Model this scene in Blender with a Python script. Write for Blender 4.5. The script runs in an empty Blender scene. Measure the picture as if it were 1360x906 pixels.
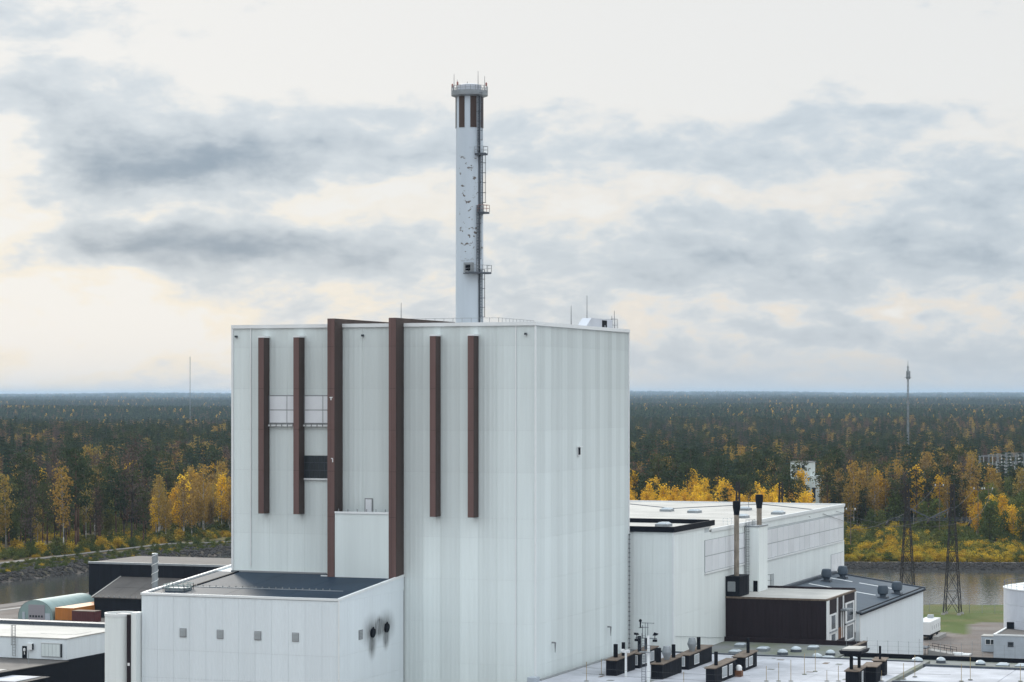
import bpy, math, random
import numpy as np
R = math.radians
random.seed(7)
rng = np.random.default_rng(11)
scene = bpy.context.scene
col = scene.collection

# ------------------------------------------------------------------ camera, sky, sun, exposure
TH = R(20.7); CT, ST = math.cos(TH), math.sin(TH)       # the plant grid is turned 20.7 deg from the view axis
CAMX, CAMY, CAMZ = 124.0, -338.0, 52.0
def site(X, Y):                                          # X metres right of, Y metres ahead of the viewpoint -> world
    return CAMX + X * CT - Y * ST, CAMY + X * ST + Y * CT
cam_d = bpy.data.cameras.new('camera'); cam = bpy.data.objects.new('camera', cam_d); col.objects.link(cam)
cam.location = (CAMX, CAMY, CAMZ); cam.rotation_euler = (R(90), 0, TH)
cam_d.sensor_width = 36.0; cam_d.lens = 85.0; cam_d.shift_y = 72.0 / 1360.0
cam_d.clip_start = 1.0; cam_d.clip_end = 60000.0
scene.camera = cam

SUN_AZ, SUN_EL = R(-16), R(24)                           # ahead and to the left, behind broken cloud
sx, sy = math.sin(SUN_AZ), math.cos(SUN_AZ)
sdir = (sx * CT - sy * ST, sx * ST + sy * CT)
sun_d = bpy.data.lights.new('sun', 'SUN'); sun_d.energy = 2.0; sun_d.angle = R(10); sun_d.color = (1.0, 0.94, 0.84)
sun = bpy.data.objects.new('sun', sun_d); col.objects.link(sun)
from mathutils import Vector
sv = Vector((sdir[0] * math.cos(SUN_EL), sdir[1] * math.cos(SUN_EL), math.sin(SUN_EL)))
sun.rotation_euler = sv.to_track_quat('Z', 'Y').to_euler()

def build_world():
    w = bpy.data.worlds.new('World'); scene.world = w; w.use_nodes = True
    nt = w.node_tree; N = nt.nodes; L = nt.links; N.clear()
    def node(t, **k):
        n = N.new(t)
        for a, b in k.items(): setattr(n, a, b)
        return n
    def put(s, v):
        if isinstance(v, (int, float)): s.default_value = v
        elif isinstance(v, tuple): s.default_value = v
        else: L.new(v, s)
    def M(op, a, b=0.0, c=None, clamp=False):
        n = node('ShaderNodeMath', operation=op, use_clamp=clamp); put(n.inputs[0], a); put(n.inputs[1], b)
        if c is not None: put(n.inputs[2], c)
        return n.outputs[0]
    def V(op, a, b):
        n = node('ShaderNodeVectorMath', operation=op); put(n.inputs[0], a); put(n.inputs[1], b); return n
    def noise(vec, sc, det, rough=0.55):
        n = node('ShaderNodeTexNoise'); put(n.inputs['Vector'], vec); n.inputs['Scale'].default_value = sc
        n.inputs['Detail'].default_value = det; n.inputs['Roughness'].default_value = rough
        return n.outputs
    def smooth(x, a, b):
        n = node('ShaderNodeMapRange', interpolation_type='SMOOTHSTEP'); put(n.inputs[0], x)
        n.inputs[1].default_value = a; n.inputs[2].default_value = b; return n.outputs[0]
    def mixc(f, a, b):
        n = node('ShaderNodeMix', data_type='RGBA'); put(n.inputs[0], f); put(n.inputs[6], a); put(n.inputs[7], b); return n.outputs[2]
    g = node('ShaderNodeTexCoord').outputs['Generated']
    nz = V('NORMALIZE', g, (0, 0, 0)).outputs[0]
    rx = V('DOT_PRODUCT', nz, (CT, ST, 0.0)).outputs['Value']
    ry = V('DOT_PRODUCT', nz, (-ST, CT, 0.0)).outputs['Value']
    rz = V('DOT_PRODUCT', nz, (0, 0, 1.0)).outputs['Value']
    az = M('MULTIPLY', M('ARCTAN2', rx, ry), 180 / math.pi)
    el = M('MULTIPLY', M('ARCSINE', rz), 180 / math.pi)
    cb = node('ShaderNodeCombineXYZ'); put(cb.inputs[0], az); put(cb.inputs[1], el); p = cb.outputs[0]
    ps = V('MULTIPLY', p, (0.50, 1.0, 1.0)).outputs[0]
    wn = noise(ps, 0.50, 4, 0.60)[1]
    wv = V('MULTIPLY', V('SUBTRACT', wn, (0.5, 0.5, 0.5)).outputs[0], (4.2, 1.5, 0.0)).outputs[0]
    pw = V('ADD', p, wv).outputs[0]
    pw2 = V('MULTIPLY', pw, (0.42, 1.0, 1.0)).outputs[0]
    f1 = noise(pw2, 0.72, 5, 0.52)[0]
    f2 = noise(V('ADD', ps, V('MULTIPLY', wv, (.12, .3, 0)).outputs[0]).outputs[0], 1.7, 6, 0.56)[0]
    # banks of cloud: azimuth, elevation (degrees), half sizes, weight (+ grey cloud, - bright gap)
    banks = [(-11.3, 7.0, 2.6, 1.0, .8), (-6.9, 5.6, 4.4, 0.95, 1.3), (-9.1, 5.3, 2.2, .8, .9), (-3.6, 6.3, 3.6, .7, .5),
             (-7.4, 3.45, 2.7, .66, 1.9), (-11.2, 3.0, 1.6, .5, .5), (-3.6, 3.1, 2.6, .55, .55), (2.8, 5.7, 4.6, .9, .6), (8.2, 6.6, 2.0, .5, .62),
             (9.2, 5.1, 3.2, .8, .75), (3.9, 3.2, 5.0, 1.15, .8), (10.0, 3.4, 2.8, 1.0, .72), (5.8, 1.3, 7.0, .9, .55), (-11.8, 8.9, 2.4, .6, .45),
             (10.8, 9.3, 1.5, .35, .4), (-4.2, 1.9, 3.0, .5, .35),
             (-11.8, 5.7, 1.1, .8, -.9), (-11.6, 4.0, 1.2, .7, -.7), (-4.6, 4.6, 1.6, .55, -.8), (-2.2, 5.1, 2.0, .5, -.6), (-9.2, 2.6, 1.8, .5, -.7),
             (4.0, 8.2, 9.0, 1.3, -.9), (5.4, 4.9, 3.4, .45, -.7), (10.6, 6.1, 1.6, .6, -.7), (0.9, 4.3, 1.2, .6, -.5), (-3.0, 8.6, 5.0, 1.0, -.7),
             (6.4, 2.0, 1.7, .3, -.55), (10.5, 2.0, 1.5, .28, -.5), (3.1, 1.5, 1.2, .25, -.45), (-10.0, 1.6, 3.6, 1.0, -.8), (-8.3, 4.45, 1.2, .35, -.6)]
    d = M('MULTIPLY', M('SUBTRACT', f1, 0.5), 2.0)
    d = M('ADD', d, M('MULTIPLY', M('SUBTRACT', f2, 0.5), 1.55))
    for (a, e, ra, re, wgt) in banks:
        qn = V('MULTIPLY_ADD', pw, (1 / ra, 1 / re, 0)); qn.inputs[2].default_value = (-a / ra, -e / re, 0); q = qn.outputs[0]
        d = M('MULTIPLY_ADD', M('POWER', 0.4066, V('DOT_PRODUCT', q, q).outputs['Value']), wgt * 0.80, d)
    t = smooth(d, -0.12, 0.50); t2 = smooth(d, 0.30, 1.75); rim = M('MULTIPLY', smooth(d, -0.42, -0.02), smooth(d, 0.30, -0.02))
    low = smooth(el, 8.0, 1.0)
    right = smooth(az, -7.0, 5.0)
    bright = mixc(M('MULTIPLY', rim, low), (0.815, 0.82, 0.815, 1), mixc(right, (0.83, 0.785, 0.70, 1), (0.77, 0.73, 0.68, 1)))
    grey = mixc(low, (0.60, 0.67, 0.735, 1), (0.545, 0.615, 0.685, 1))
    c = mixc(t2, mixc(t, bright, grey), mixc(low, (0.22, 0.315, 0.425, 1), (0.20, 0.285, 0.39, 1)))
    hz = smooth(el, 1.9, -0.2)
    hc = mixc(right, (0.70, 0.70, 0.67, 1), (0.47, 0.54, 0.60, 1))
    c = mixc(M('MULTIPLY', hz, M('MULTIPLY_ADD', right, .35, .40)), c, hc)
    # an overcast sky brightens towards the zenith
    up = smooth(el, 9.0, 55.0)
    c = V('MULTIPLY', c, mixc(up, (1, 1, 1, 1), (2.2, 2.36, 2.46, 1))).outputs[0]
    sky = node('ShaderNodeTexSky', sky_type='NISHITA', sun_disc=False)
    sky.sun_elevation = SUN_EL; sky.sun_rotation = math.atan2(sdir[0], sdir[1])
    b1 = node('ShaderNodeBackground'); L.new(sky.outputs[0], b1.inputs[0]); b1.inputs[1].default_value = 0.1
    b2 = node('ShaderNodeBackground'); L.new(c, b2.inputs[0]); b2.inputs[1].default_value = 1.0
    mx = node('ShaderNodeMixShader'); mx.inputs[0].default_value = 0.94
    L.new(b1.outputs[0], mx.inputs[1]); L.new(b2.outputs[0], mx.inputs[2])
    out = node('ShaderNodeOutputWorld'); L.new(mx.outputs[0], out.inputs[0])
    w.cycles.sampling_method = 'MANUAL'; w.cycles.sample_map_resolution = 1024
build_world()
vs = scene.view_settings; vs.view_transform = 'Standard'; vs.look = 'None'; vs.exposure = 0.0; vs.gamma = 1.0; vs.use_curve_mapping = False
scene.render.engine = 'CYCLES'
cy = scene.cycles
cy.use_denoising = True
try: cy.denoiser = 'OPENIMAGEDENOISE'
except Exception: pass
cy.max_bounces = 4; cy.diffuse_bounces = 2; cy.glossy_bounces = 2; cy.transmission_bounces = 2; cy.transparent_max_bounces = 8; cy.volume_bounces = 0
cy.caustics_reflective = False; cy.caustics_refractive = False
cy.use_adaptive_sampling = True; cy.adaptive_threshold = 0.015

# ------------------------------------------------------------------ materials
MATS = {}
def mat(name, color, rough=0.7, metal=0.0, var=0.0, vscale=0.4, stretch=(1, 1, 1), bump=0.0, bscale=4.0, spec=0.5, objcol=False, second=None, soot=None, speckle=None):
    m = bpy.data.materials.new(name); m.use_nodes = True
    nt = m.node_tree; N, L = nt.nodes, nt.links
    b = N['Principled BSDF']; b.inputs['Roughness'].default_value = rough; b.inputs['Metallic'].default_value = metal
    b.inputs['Specular IOR Level'].default_value = spec
    cc = (*color, 1.0)
    b.inputs['Base Color'].default_value = cc
    src = None
    geo = N.new('ShaderNodeNewGeometry')
    def nz(scale, st, det=5):
        v = N.new('ShaderNodeVectorMath'); v.operation = 'MULTIPLY'; L.new(geo.outputs['Position'], v.inputs[0]); v.inputs[1].default_value = st
        n = N.new('ShaderNodeTexNoise'); n.inputs['Scale'].default_value = scale; n.inputs['Detail'].default_value = det; n.inputs['Roughness'].default_value = .6
        L.new(v.outputs[0], n.inputs['Vector']); return n.outputs[0]
    def mix(f, a, c, mode='MIX'):
        x = N.new('ShaderNodeMix'); x.data_type = 'RGBA'; x.blend_type = mode
        for s, v in ((x.inputs[0], f), (x.inputs[6], a), (x.inputs[7], c)):
            if isinstance(v, (int, float, tuple)): s.default_value = v
            else: L.new(v, s)
        return x.outputs[2]
    def ramp(f, a, c):
        r = N.new('ShaderNodeMapRange'); r.interpolation_type = 'SMOOTHSTEP'; L.new(f, r.inputs[0]); r.inputs[1].default_value = a; r.inputs[2].default_value = c; return r.outputs[0]
    if var > 0:
        f = ramp(nz(vscale, stretch), .3, .7)
        c2 = second or tuple(max(0, k * (1 - var)) for k in color)
        src = mix(f, cc, (*c2, 1.0))
        f2 = ramp(nz(vscale * 6, stretch), .35, .75)
        src = mix(f2, src, tuple([1 - var * .35] * 3) + (1,), 'MULTIPLY')
    if objcol:
        oi = N.new('ShaderNodeObjectInfo'); src = mix(1.0, src or cc, oi.outputs['Color'], 'MULTIPLY')
    if soot:                                          # smoke stains round exhaust openings: list of world points and radii
        tot = None
        for (px, py, pz, r, tail) in soot:
            s = N.new('ShaderNodeVectorMath'); s.operation = 'SUBTRACT'; L.new(geo.outputs['Position'], s.inputs[0]); s.inputs[1].default_value = (px, py, pz)
            k = N.new('ShaderNodeVectorMath'); k.operation = 'MULTIPLY'; L.new(s.outputs[0], k.inputs[0]); k.inputs[1].default_value = (1 / r, 1 / r, 1 / (r * tail))
            ln = N.new('ShaderNodeVectorMath'); ln.operation = 'LENGTH'; L.new(k.outputs[0], ln.inputs[0])
            q = ramp(ln.outputs['Value'], 1.0, 0.0)
            if tot is None: tot = q
            else:
                a = N.new('ShaderNodeMath'); a.operation = 'ADD'; a.use_clamp = True; L.new(tot, a.inputs[0]); L.new(q, a.inputs[1]); tot = a.outputs[0]
        n3 = nz(1.5, (1, 2.2, .3)); mm = N.new('ShaderNodeMath'); mm.operation = 'MULTIPLY_ADD'; L.new(n3, mm.inputs[0]); mm.inputs[1].default_value = 1.1; mm.inputs[2].default_value = .15
        m2 = N.new('ShaderNodeMath'); m2.operation = 'MULTIPLY'; m2.use_clamp = True; L.new(tot, m2.inputs[0]); L.new(mm.outputs[0], m2.inputs[1])
        src = mix(m2.outputs[0], src or cc, (.018, .015, .013, 1))
    if speckle:                                       # flaked paint in a band of heights, on one side
        z0, z1, dirn, thr, sc = speckle
        n4 = nz(sc, (1, 1, 1.5), 6); f = ramp(n4, thr, thr + .03)
        sp = N.new('ShaderNodeSeparateXYZ'); L.new(geo.outputs['Position'], sp.inputs[0])
        a = ramp(sp.outputs[2], z0 - 1.5, z0 + 2); c3 = ramp(sp.outputs[2], z1 + 1.5, z1 - 2)
        dt = N.new('ShaderNodeVectorMath'); dt.operation = 'DOT_PRODUCT'; L.new(geo.outputs['Normal'], dt.inputs[0]); dt.inputs[1].default_value = dirn
        e = ramp(dt.outputs['Value'], .35, .6)
        o = f
        for k in (a, c3, e):
            q = N.new('ShaderNodeMath'); q.operation = 'MULTIPLY'; L.new(o, q.inputs[0]); L.new(k, q.inputs[1]); o = q.outputs[0]
        src = mix(o, src or cc, (.13, .11, .10, 1))
    if src is not None: L.new(src, b.inputs['Base Color'])
    if bump > 0:
        bp = N.new('ShaderNodeBump'); bp.inputs['Strength'].default_value = bump; bp.inputs['Distance'].default_value = .1
        L.new(nz(bscale, (1, 1, 1)), bp.inputs['Height']); L.new(bp.outputs[0], b.inputs['Normal'])
    MATS[name] = m
    return m
SW = (1.6, 1.6, .05)
mat('cladding', (.765, .83, .83), .55, 0, .07, .3, SW, objcol=True)
mat('cladding_warm', (.85, .895, .89), .55, 0, .08, .5, SW, objcol=True)
mat('annex_clad', (.79, .85, .89), .5, 0, .05, .35, SW, objcol=True, soot=[(-21.2, -12.1, 17.2, 4.6, .72), (-21.2, -7.0, 17.5, 4.4, .72), (-21.2, -12.1, 14.9, 1.9, 1.3), (-21.2, -7.0, 15.4, 1.6, 1.2), (-21.2, -9.4, 17.8, 2.4, .8)])
mat('trim', (.82, .84, .85), .45, 0, .05, .8)
mat('joint', (.58, .62, .64), .7, 0, .1, .6)
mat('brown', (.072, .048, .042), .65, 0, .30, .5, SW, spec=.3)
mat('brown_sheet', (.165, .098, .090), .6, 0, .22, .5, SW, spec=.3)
mat('brown_dark', (.026, .017, .022), .7, 0, .25, .6, (2, 2, .2), spec=.2)
mat('charcoal', (.010, .012, .019), .75, 0, .3, .6, SW, spec=.15)
mat('black_trim', (.007, .009, .015), .7, 0, .2, 1, spec=.12)
mat('roof_slate', (.026, .044, .070), .55, 0, .25, .12, bump=.05, bscale=1.5, spec=.07)
mat('roof_blue', (.060, .084, .115), .6, 0, .2, .2)
mat('roof_white', (.52, .53, .58), .75, 0, .32, .11, bump=.08, bscale=.8)
mat('roof_beige', (.49, .475, .45), .75, 0, .25, .13)
mat('roof_grey', (.20, .205, .215), .85, 0, .3, .10, second=(.15, .165, .115))
mat('roof_brown', (.095, .085, .08), .8, 0, .3, .25)
mat('white_pane', (.84, .86, .90), .35, 0, .06, .3, objcol=True)
mat('frame_grey', (.24, .25, .26), .6)
mat('glass', (.03, .04, .05), .12, 0, .3, .6)
mat('glass_dirty', (.028, .040, .050), .5, 0, .6, 1.0, (1, 1, .4))
mat('galv', (.34, .37, .40), .5, .5, .2, .6)
mat('steel_dark', (.09, .105, .13), .55, .3, .2, .6)
mat('rail_red', (.34, .16, .14), .7)
mat('stack_paint', (.55, .62, .70), .6, 0, .06, .25, SW, speckle=(74, 91, (.62, -.78, 0), .595, 1.0))
mat('flue_metal', (.33, .28, .23), .6, .2, .35, 1.2, (1, 1, .5))
mat('rust', (.20, .085, .04), .8, 0, .4, .5)
mat('louvre_grey', (.40, .43, .45), .5, 0, .1, 1)
mat('green_metal', (.27, .37, .365), .6, 0, .15, .3, SW)
mat('door_lilac', (.30, .28, .31), .6)
mat('orange_paint', (.52, .19, .035), .55, 0, .2, .8, SW)
mat('maroon', (.10, .022, .024), .6, 0, .2, .8)
mat('yellow_pole', (.40, .29, .13), .7, 0, .3, 2)
mat('white_plastic', (.80, .81, .82), .3)
mat('dome_acrylic', (.52, .58, .63), .25, 0, .2, 1.5)
mat('weathered_board', (.20, .15, .115), .85, 0, .4, 1.0)
mat('cabin_blue', (.45, .50, .56), .6, 0, .1, .5)
mat('tank_paint', (.63, .66, .73), .5, 0, .12, .3, (1, 1, .4))
mat('wire', (.06, .06, .065), .6)
mat('pylon_steel', (.024, .02, .02), .8, 0, .2, 1)
mat('grass', (.115, .175, .03), .9, 0, .4, .09, bump=.3, second=(.20, .17, .05))
mat('asphalt', (.155, .135, .125), .9, 0, .3, .05)
mat('concrete', (.36, .345, .33), .85, 0, .2, .3)
mat('rock', (.045, .040, .038), .9, 0, .5, .5, objcol=True)
mat('bark', (.060, .045, .038), .9, 0, .4, 2)
mat('pine_bark', (.13, .066, .04), .9, 0, .4, 2)
mat('birch_bark', (.50, .47, .44), .85, 0, .5, 1.2, (1, 1, 3))
mat('insulator', (.60, .62, .62), .3)

def water_material():
    m = bpy.data.materials.new('water'); m.use_nodes = True; N, L = m.node_tree.nodes, m.node_tree.links
    b = N['Principled BSDF']; b.inputs['Base Color'].default_value = (.06, .062, .06, 1); b.inputs['Roughness'].default_value = .045; b.inputs['IOR'].default_value = 2.0; b.inputs['Specular IOR Level'].default_value = 1.0
    n = N.new('ShaderNodeTexNoise'); n.inputs['Scale'].default_value = .6; n.inputs['Detail'].default_value = 4
    g = N.new('ShaderNodeNewGeometry'); L.new(g.outputs['Position'], n.inputs['Vector'])
    bp = N.new('ShaderNodeBump'); bp.inputs['Strength'].default_value = .5; bp.inputs['Distance'].default_value = .13
    L.new(n.outputs[0], bp.inputs['Height']); L.new(bp.outputs[0], b.inputs['Normal']); MATS['water'] = m
water_material()

def leaf_material(name, c0, c1, c2, attr_full=False, trans=.28):
    m = bpy.data.materials.new(name); m.use_nodes = True; N, L = m.node_tree.nodes, m.node_tree.links
    b = N['Principled BSDF']; b.inputs['Roughness'].default_value = .85; b.inputs['Specular IOR Level'].default_value = .15
    at = N.new('ShaderNodeAttribute'); at.attribute_name = 'tint'
    oi = N.new('ShaderNodeObjectInfo')
    cr = N.new('ShaderNodeValToRGB'); e = cr.color_ramp.elements
    e[0].position = 0; e[0].color = (*c0, 1); e[1].position = 1; e[1].color = (*c2, 1); k = e.new(.5); k.color = (*c1, 1)
    L.new(oi.outputs['Random'], cr.inputs[0])
    mx = N.new('ShaderNodeMix'); mx.data_type = 'RGBA'; mx.blend_type = 'MULTIPLY'; mx.inputs[0].default_value = 1
    L.new(cr.outputs[0], mx.inputs[6]); L.new(at.outputs['Color'], mx.inputs[7])
    L.new(mx.outputs[2], b.inputs['Base Color'])
    tr = N.new('ShaderNodeBsdfTranslucent'); L.new(mx.outputs[2], tr.inputs[0])
    ms = N.new('ShaderNodeMixShader'); ms.inputs[0].default_value = trans
    L.new(b.outputs[0], ms.inputs[1]); L.new(tr.outputs[0], ms.inputs[2]); L.new(ms.outputs[0], N['Material Output'].inputs[0])
    MATS[name] = m
leaf_material('spruce_needles', (.020, .036, .022), (.028, .048, .026), (.040, .058, .028), trans=.12)
leaf_material('pine_needles', (.030, .050, .022), (.050, .070, .027), (.088, .098, .036), trans=.15)
leaf_material('gold_leaves', (.64, .37, .035), (.80, .50, .04), (.84, .57, .05), trans=.45)
leaf_material('amber_leaves', (.25, .165, .06), (.43, .27, .06), (.34, .26, .07), trans=.3)
leaf_material('russet_leaves', (.10, .078, .068), (.14, .098, .078), (.20, .115, .06), trans=.15)
leaf_material('green_leaves', (.075, .105, .03), (.11, .135, .035), (.17, .165, .04), trans=.3)
leaf_material('shrub_gold', (.44, .27, .03), (.56, .39, .04), (.24, .23, .045), trans=.35)
leaf_material('canopy_far', (.85, .85, .85), (1, 1, 1), (1.15, 1.15, 1.15), trans=.15)

# ------------------------------------------------------------------ mesh helpers
LOC = {}
class MB:
    def __init__(s): s.v = []; s.f = []
    def add(s, vs, fs):
        o = len(s.v); s.v += [tuple(p) for p in vs]; s.f += [tuple(i + o for i in f) for f in fs]; return s
    def hexa(s, p):                                  # 4 bottom points, 4 top points (counter-clockwise)
        return s.add(p, [(3, 2, 1, 0), (4, 5, 6, 7), (0, 1, 5, 4), (1, 2, 6, 5), (2, 3, 7, 6), (3, 0, 4, 7)])
    def box(s, x0, x1, y0, y1, z0, z1):
        return s.hexa([(x0, y0, z0), (x1, y0, z0), (x1, y1, z0), (x0, y1, z0), (x0, y0, z1), (x1, y0, z1), (x1, y1, z1), (x0, y1, z1)])
    def lathe(s, cx, cy, prof, n=16, caps=True, ph=0.0):
        o = []
        for r, z in prof:
            for i in range(n):
                a = 2 * math.pi * i / n + ph; o.append((cx + r * math.cos(a), cy + r * math.sin(a), z))
        f = []
        for k in range(len(prof) - 1):
            for i in range(n):
                j = (i + 1) % n; f.append((k * n + i, k * n + j, (k + 1) * n + j, (k + 1) * n + i))
        if caps:
            f.append(tuple(range(n - 1, -1, -1))); f.append(tuple((len(prof) - 1) * n + i for i in range(n)))
        return s.add(o, f)
    def tube(s, a, b, r, r2=None, n=6):
        a, b = Vector(a), Vector(b); d = (b - a)
        if d.length < 1e-6: return s
        d.normalize(); u = d.orthogonal().normalized(); w = d.cross(u); r2 = r if r2 is None else r2
        o = []
        for p, rr in ((a, r), (b, r2)):
            for i in range(n):
                t = 2 * math.pi * i / n; o.append(p + u * (rr * math.cos(t)) + w * (rr * math.sin(t)))
        f = [(i, (i + 1) % n, n + (i + 1) % n, n + i) for i in range(n)] + [tuple(range(n - 1, -1, -1)), tuple(range(n, 2 * n))]
        return s.add(o, f)
    def rail(s, pts, h=1.1, step=2.0, r=.035, mid=True):
        for a, b in zip(pts[:-1], pts[1:]):
            a, b = Vector(a), Vector(b); n = max(1, round((b - a).length / step))
            for i in range(n + 1):
                p = a.lerp(b, i / n); s.tube(p, p + Vector((0, 0, h)), r, n=4)
            s.tube(a + Vector((0, 0, h)), b + Vector((0, 0, h)), r, n=4)
            if mid: s.tube(a + Vector((0, 0, h * .5)), b + Vector((0, 0, h * .5)), r * .8, n=4)
        return s
    def ladder(s, x, y, z0, z1, ax, w=.5, r=.04, step=.6, cage=None):   # ax: unit vector along the rungs; cage: outward vector
        ax = Vector(ax); b = Vector((x, y, 0))
        for k in (-1, 1):
            q = b + ax * (k * w / 2); s.tube((q.x, q.y, z0), (q.x, q.y, z1), r, n=4)
        n = int((z1 - z0) / step)
        for i in range(n + 1):
            z = z0 + i * step; p, q = b - ax * (w / 2), b + ax * (w / 2); s.tube((p.x, p.y, z), (q.x, q.y, z), r * .7, n=4)
        if cage:
            o = Vector(cage); hoops = max(2, int((z1 - z0 - 2) / 1.4)); P = []
            for i in range(hoops + 1):
                z = z0 + 2 + i * (z1 - z0 - 2) / hoops; pts = []
                for k in range(7):
                    t = math.pi * k / 6; c = b + ax * (.42 * math.cos(t)) + o * (.75 * math.sin(t)); pts.append((c.x, c.y, z))
                for p, q in zip(pts[:-1], pts[1:]): s.tube(p, q, r * .7, n=4)
                P.append(pts)
            for k in (1, 3, 5): s.tube(P[0][k], P[-1][k], r * .6, n=4)
        return s
    def build(s, name, m, parent=None, smooth=False, base=None):
        me = bpy.data.meshes.new(name)
        off = Vector(base) if base is not None else (LOC[parent.name] if parent is not None else Vector((0, 0, 0)))
        me.from_pydata([(p[0] - off.x, p[1] - off.y, p[2] - off.z) for p in s.v], [], s.f)
        me.materials.append(MATS[m])
        if smooth: me.shade_smooth()
        me.update()
        o = bpy.data.objects.new(name, me); col.objects.link(o)
        if parent is not None: o.parent = parent; LOC[o.name] = LOC[parent.name]
        else: o.location = off; LOC[o.name] = off
        return o
def tag(o, label=None, cat=None, group=None, kind=None):
    if label: o['label'] = label
    if cat: o['category'] = cat
    if group: o['group'] = group
    if kind: o['kind'] = kind
    return o
def thing(name, label, cat, loc, group=None):
    o = bpy.data.objects.new(name, None); o.empty_display_size = 1; col.objects.link(o); o.location = loc; LOC[o.name] = Vector(loc)
    return tag(o, label, cat, group)
def copy_tree(o, loc=None, parent=None, label=None, rz=None, scale=None):
    c = o.copy(); col.objects.link(c); c.parent = parent
    if loc is not None: c.location = loc; LOC[c.name] = Vector(loc)
    if rz is not None: c.rotation_euler = (0, 0, rz)
    if scale is not None: c.scale = scale
    if label: c['label'] = label
    for ch in o.children: copy_tree(ch, parent=c)
    return c
def smooth_by_angle(o, ang=40):
    try:
        me = o.data; me.shade_smooth()
        me.set_sharp_from_angle(angle=R(ang))
    except Exception: pass
    return o

# shared cladding panels: unit squares with pressed ribs, scaled to size
def rib_mesh(name, n, m, depth=.045):
    mb = MB(); xs = []
    for i in range(n):
        a = (i + .12) / n; w = 1.0 / n
        xs += [(a, 0), (a + .10 * w, -depth), (a + .48 * w, -depth), (a + .58 * w, 0)]
    xs = [(0, .06), (0, 0)] + xs + [(1, 0), (1, .06)]
    vs = [(x, y, 0) for x, y in xs] + [(x, y, 1) for x, y in xs]; k = len(xs)
    mb.add(vs, [(i, i + 1, k + i + 1, k + i) for i in range(k - 1)])
    mb.add([(0, 0, 0), (1, 0, 0), (1, .06, 0), (0, .06, 0)], [(0, 3, 2, 1)]); mb.add([(0, 0, 1), (1, 0, 1), (1, .06, 1), (0, .06, 1)], [(0, 1, 2, 3)])
    me = bpy.data.meshes.new(name); me.from_pydata(mb.v, [], mb.f); me.materials.append(MATS[m]); me.update(); return me
RIBS = {}
def clad(parent, face, const, us, zs, m, n=4, tones=None, tv=.03, skip=None, rowtone=None, name='panel', gap=.009, depth=.018):
    key = (m, n, depth)
    if key not in RIBS: RIBS[key] = rib_mesh('ribbed_panel', n, m, depth)
    off = LOC[parent.name]
    for i in range(len(us) - 1):
        tone = 1 + (tones[i % len(tones)] if tones else random.uniform(-tv, tv))
        for k in range(len(zs) - 1):
            if skip and skip((us[i] + us[i + 1]) / 2, (zs[k] + zs[k + 1]) / 2): continue
            o = bpy.data.objects.new(name, RIBS[key]); col.objects.link(o); o.parent = parent
            t = tone + random.uniform(-.012, .012)
            if rowtone: t += rowtone(zs[k])
            o.color = (t, t, t, 1)
            w, h = us[i + 1] - us[i] - 2 * gap, zs[k + 1] - zs[k] - 2 * gap
            o.scale = (w, 1, h)
            if face == 'front': o.location = Vector((us[i] + gap, const, zs[k] + gap)) - off
            else: o.location = Vector((const, us[i] + gap, zs[k] + gap)) - off; o.rotation_euler = (0, 0, R(90))
def steps(a, b, n): return [a + (b - a) * i / n for i in range(n + 1)]

# ------------------------------------------------------------------ ground, canal, roads
FARX = [-431, -176, -156, -137, -103, -43, 32, 107, 164, 540]
FARY = [108, 660, 716, 757, 846, 900, 852, 778, 776, 772]
NEAX = [-431, -158, -130, -114, -72, -22, 54, 107, 162, 540]
NEAY = [65, 582, 640, 677, 755, 778, 700, 629, 626, 618]
WATER, YARD = -4.0, -2.0
BANKX = [-431, -162, -99, -22, 65, 540]; BANKZ = [-1.0, -1.0, -1.0, -1.4, -2.3, -2.3]
def chan(X, Y):
    fy = np.interp(X, FARX, FARY); ny = np.interp(X, NEAX, NEAY)
    sf = (np.interp(X + 4, FARX, FARY) - np.interp(X - 4, FARX, FARY)) / 8; sn = (np.interp(X + 4, NEAX, NEAY) - np.interp(X - 4, NEAX, NEAY)) / 8
    return (Y - fy) / np.sqrt(1 + sf * sf), (ny - Y) / np.sqrt(1 + sn * sn)   # metres behind the far shore, metres before the near shore
def sstep(x, a, b):
    t = np.clip((x - a) / (b - a), 0, 1); return t * t * (3 - 2 * t)
def height(X, Y):
    X = np.asarray(X, float); Y = np.asarray(Y, float)
    df, dn = chan(X, Y); bz = np.interp(X, BANKX, BANKZ)
    lo = WATER - 1.2; step2 = np.interp(X, [-60, 0], [1.0, 0.0])
    far = lo + (bz - step2 - lo) * np.clip((df + 2) / 6, 0, 1) ** .8 + step2 * np.clip((df - 6) / 16, 0, 1)
    near = lo + (YARD - lo) * np.clip((dn + 2) / 6, 0, 1)
    h = np.where(df > -2, far, np.where(dn > -2, near, lo))
    r = np.hypot(X, Y)
    und = 1.2 * np.sin(X * .011 + 1.3) * np.cos(Y * .009) + 2.2 * np.sin(X * .0031 + Y * .0017) + 2.0 * np.cos(Y * .0023 - X * .0012)
    h = h + np.where(df > 20, und * sstep(df, 20, 300), 0)
    hill = sstep(r, 6000, 30000) * (46 + 12 * np.sin(np.arctan2(X, Y) * 9.0 + 1.0) + 7 * np.sin(np.arctan2(X, Y) * 31.0) + 4 * np.sin(np.arctan2(X, Y) * 74.0)) + 9 * sstep(r, 2600, 5200) * (0.5 + .5 * np.sin(np.arctan2(X, Y) * 14))
    rid = 7.0 * np.sin(r * .0021 + 2.2 * np.sin(X * .0011)) * np.cos(X * .0016 + 1.0) + 4.0 * np.sin(r * .0052 + X * .0021)
    hill = hill + rid * sstep(r, 1500, 3000)
    return h + np.where(Y > 0, hill, 0)

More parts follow.
